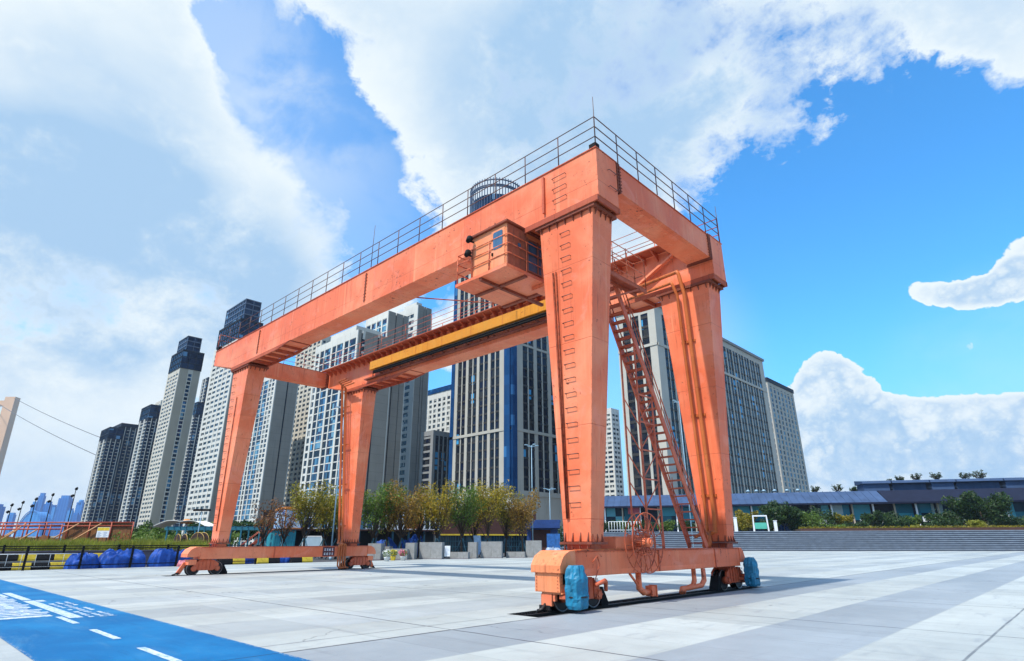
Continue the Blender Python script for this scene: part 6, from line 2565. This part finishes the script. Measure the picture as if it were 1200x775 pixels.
while x < X2 - 4:
    w = [5.5, 7.0, 4.5, 8.5][i % 4]
    mb = MB()
    mb.box(x, x + w, 9 + .8 * (i % 2), 14, rR - .5, cR_ - .25 * (i % 2) - .2)
    o = mbuild_local(mb, 'clerestory', M['roof_blue'], root)
    mb = MB()
    mb.hexa([(x - .3, 8.4, cR_ - .4), (x + w + .3, 8.4, cR_ - .4), (x + w + .3, 14.5, cR_ - .4), (x - .3, 14.5, cR_ - .4), (x - .3, 8.6, cR_ + .1), (x + w + .3, 8.6, cR_ + .1), (x + w + .3, 14.5, cR_ + .7), (x - .3, 14.5, cR_ + .7)])
    mbuild_local(mb, 'roof_cap', M['roof_blue'], o)
    x += w + .9
    i += 1
mb = MB()
for uu in (948, 1010):
    x = bx(uu)
    mb.box(x, x + 4.5, -1.4, -1.2, eL * .30, eL * .44)
mb.box(bx(1084), bx(1117), -1.5, -1.25, eL * .34, eL * .5)
mbuild_local(mb, 'sign_fascia', M['white_paint'], root)
# red shop sign behind the stair
mb = MB()
mb.box(bx(738), bx(752), -.62, -.4, eL * .72, eL * .98)
mbuild_local(mb, 'red_fascia', plain('red_fascia_paint', (.32, .04, .06), .5, .1, 2), root)
# roof vents and bare roof-top plants
for i, u in enumerate((884, 894, 903, 916, 931, 944)):
    x = bx(u, 6)
    pz = rL
    w_ = pa + dv.normalized() * x + Vector((-dv.y, dv.x, 0)).normalized() * 6
    rt = thing('roof_vent', 'small pale conical roof vent on the pavilion ridge below the long beige block', 'vent', (w_.x, w_.y, TZ + rL), 'roof vents on the pavilion', rz=rz_b)
    mb = MB()
    mb.tube([(0, 0, -.1), (0, 0, .5)], .5, 10, r2=.35)
    mbuild_local(mb, 'base', M['concrete'], rt)
    mb = MB()
    mb.tube([(0, 0, .52), (0, 0, .95)], .62, 10, r2=.2)
    mbuild_local(mb, 'cowl', M['pole_blue'], rt)
lab_t = ['bare roof tree at the left end of the raised roofs', 'bare roof tree second along the raised roofs', 'bare roof tree third along the raised roofs', 'bare roof tree above the big dark tree', 'bare roof tree rightmost on the raised roofs', 'bare roof tree just left of the raised roofs', 'bare roof tree above the lower blue roof', 'dark leafed roof tree on the lower ridge', 'small bare roof tree above the conical vents']
for i, (u, D_, vt) in enumerate(((1071, 148, 557), (1091, 148, 553), (1115, 147, 552), (1150, 146, 552), (1168, 146, 549), (1058, 150, 561), (993, 152, 567), (1012, 152, 569), (966, 152, 568))):
    b = at(u, D_, TZ + (cR_ if u > 1050 else rL) - .3)
    h = hgt(u, vt, D_) - b.z
    street_tree('roof_tree', lab_t[i], tuple(b), max(1.6, h), 'dark', 200 + i, 1.2, 260 if i != 7 else 500, .16, False, i != 7, 'trees on the pavilion roof', .25, False, 1.9)

# terrace planting
TP = [('spreading_tree', 'big spreading dark tree in front of the raised dark roof', 1157, 119, 566, 'dark', 1.7, 6500), ('arching_tree', 'dark arching tree left of the round green bush', 921, 125, 580, 'dark', 1.7, 4200), ('young_tree', 'young dark tree between the bushes and the left white fascia', 1025, 125, 592, 'dark', 1.3, 1800),
      ('young_tree', 'slim olive tree beside the rear right leg', 878, 124, 592, 'olive', 1.2, 1900), ('young_tree', 'small green tree left of the wide glazed bay', 1075, 124, 596, 'green', 1.2, 1600), ('young_tree', 'green young tree between the round clipped bush and the arching tree', 938, 128, 592, 'green', 1.3, 1700),
      ('young_tree', 'dark young tree directly left of the spreading tree', 1108, 127, 593, 'dark', 1.3, 1900), ('young_tree', 'olive young tree above the low green bush', 988, 128, 594, 'olive', 1.2, 1500)]
for i, (nm, lb, u, D_, vt, kd, wd, n) in enumerate(TP):
    b = on_terrace(u, D_)
    street_tree(nm, lb, tuple(b), hgt(u, vt, D_) - TZ, kd, 300 + i, wd, n, .26, False, False, 'trees on the terrace', .16)
BU = [(968, 127, 4.0, 4.6, 'dark', 'tall dark bush behind the round clipped bush'), (1040, 127, 4.5, 3.8, 'dark', 'tall dark bush between young dark tree and round dark bush'), (1120, 128, 5.0, 4.4, 'dark', 'tall dark bush left of the spreading tree crown'), (1178, 126, 4.5, 4.2, 'dark', 'tall dark bush right of the spreading tree trunk'), (955, 124, 4.4, 3.6, 'green', 'round mid green clipped bush on the terrace'), (1055, 123, 3.8, 3.3, 'dark', 'round dark green bush in front of the roof step'), (1150, 117, 2.6, 1.8, 'lime', 'small yellow green bush under the big dark tree'), (1078, 118, 1.7, 1.1, 'lime', 'smallest yellow green bush left of the white fascia'),
      (1128, 121, 5.5, 2.4, 'dark', 'broad dark bush left of the big tree trunk'), (1190, 120, 5.5, 2.6, 'dark', 'dark bush at the right edge of the view'), (1007, 122, 4.2, 1.7, 'dark', 'low dark bush below the left white fascia'), (985, 121, 3.2, 1.2, 'green', 'low green bush right of the round clipped bush'), (940, 125, 4.0, 2.2, 'dark', 'dark bush under the arching tree'),
      (1100, 124, 3.6, 1.9, 'dark', 'dark bush below the right white fascia'), (872, 123, 3.6, 2.8, 'olive', 'olive bush beside the rear right crane leg'), (905, 125, 3.4, 2.4, 'dark', 'dark bush behind the pale green panel stand')]
for i, (u, D_, w, h, kd, lb) in enumerate(BU):
    b = on_terrace(u, D_)
    shrub('terrace_bush', lb, tuple(b), w * 1.3, h * 1.15, kd, 400 + i, 1800, .2, 'bushes on the terrace')
for i, (u, lb) in enumerate(((712, 'green hedge block left behind the cable reel'), (735, 'green hedge block directly behind the cable reel'), (757, 'green hedge block behind the stair support'), (781, 'green hedge block behind the foot of the stair'), (804, 'green hedge block behind the pipes of the rear right leg'), (833, 'green hedge block hidden by the rear right leg'))):
    b = on_terrace(u, 127)
    shrub('hedge', lb, tuple(b), 4.6, 2.7, 'green' if i % 2 else 'dark', 500 + i, 1100, .19, 'hedge blocks above the steps', 'hedge', 2.5)

# ------------------------------------------------------------------ haze
bpy.context.view_layer.update()
top = max((o.matrix_world @ Vector(c_)).z for o in COL.objects if o.type == 'MESH' for c_ in o.bound_box)
mb = MB()
mb.box(-6300, 6300, -6300, 6300, -1.2, top + 3)
hm_ = bpy.data.materials.new('pale_air')
hm_.use_nodes = True
ht = NT(hm_.node_tree)
ht.n.remove(ht.n['Principled BSDF'])
pv = ht.new('ShaderNodeVolumePrincipled')
pv.inputs['Color'].default_value = (0.62, 0.78, 1.0, 1)
pv.inputs['Density'].default_value = 0.00011
ht.l.new(pv.outputs[0], ht.n['Material Output'].inputs['Volume'])
tag(mb.build('haze', hm_), kind='stuff')
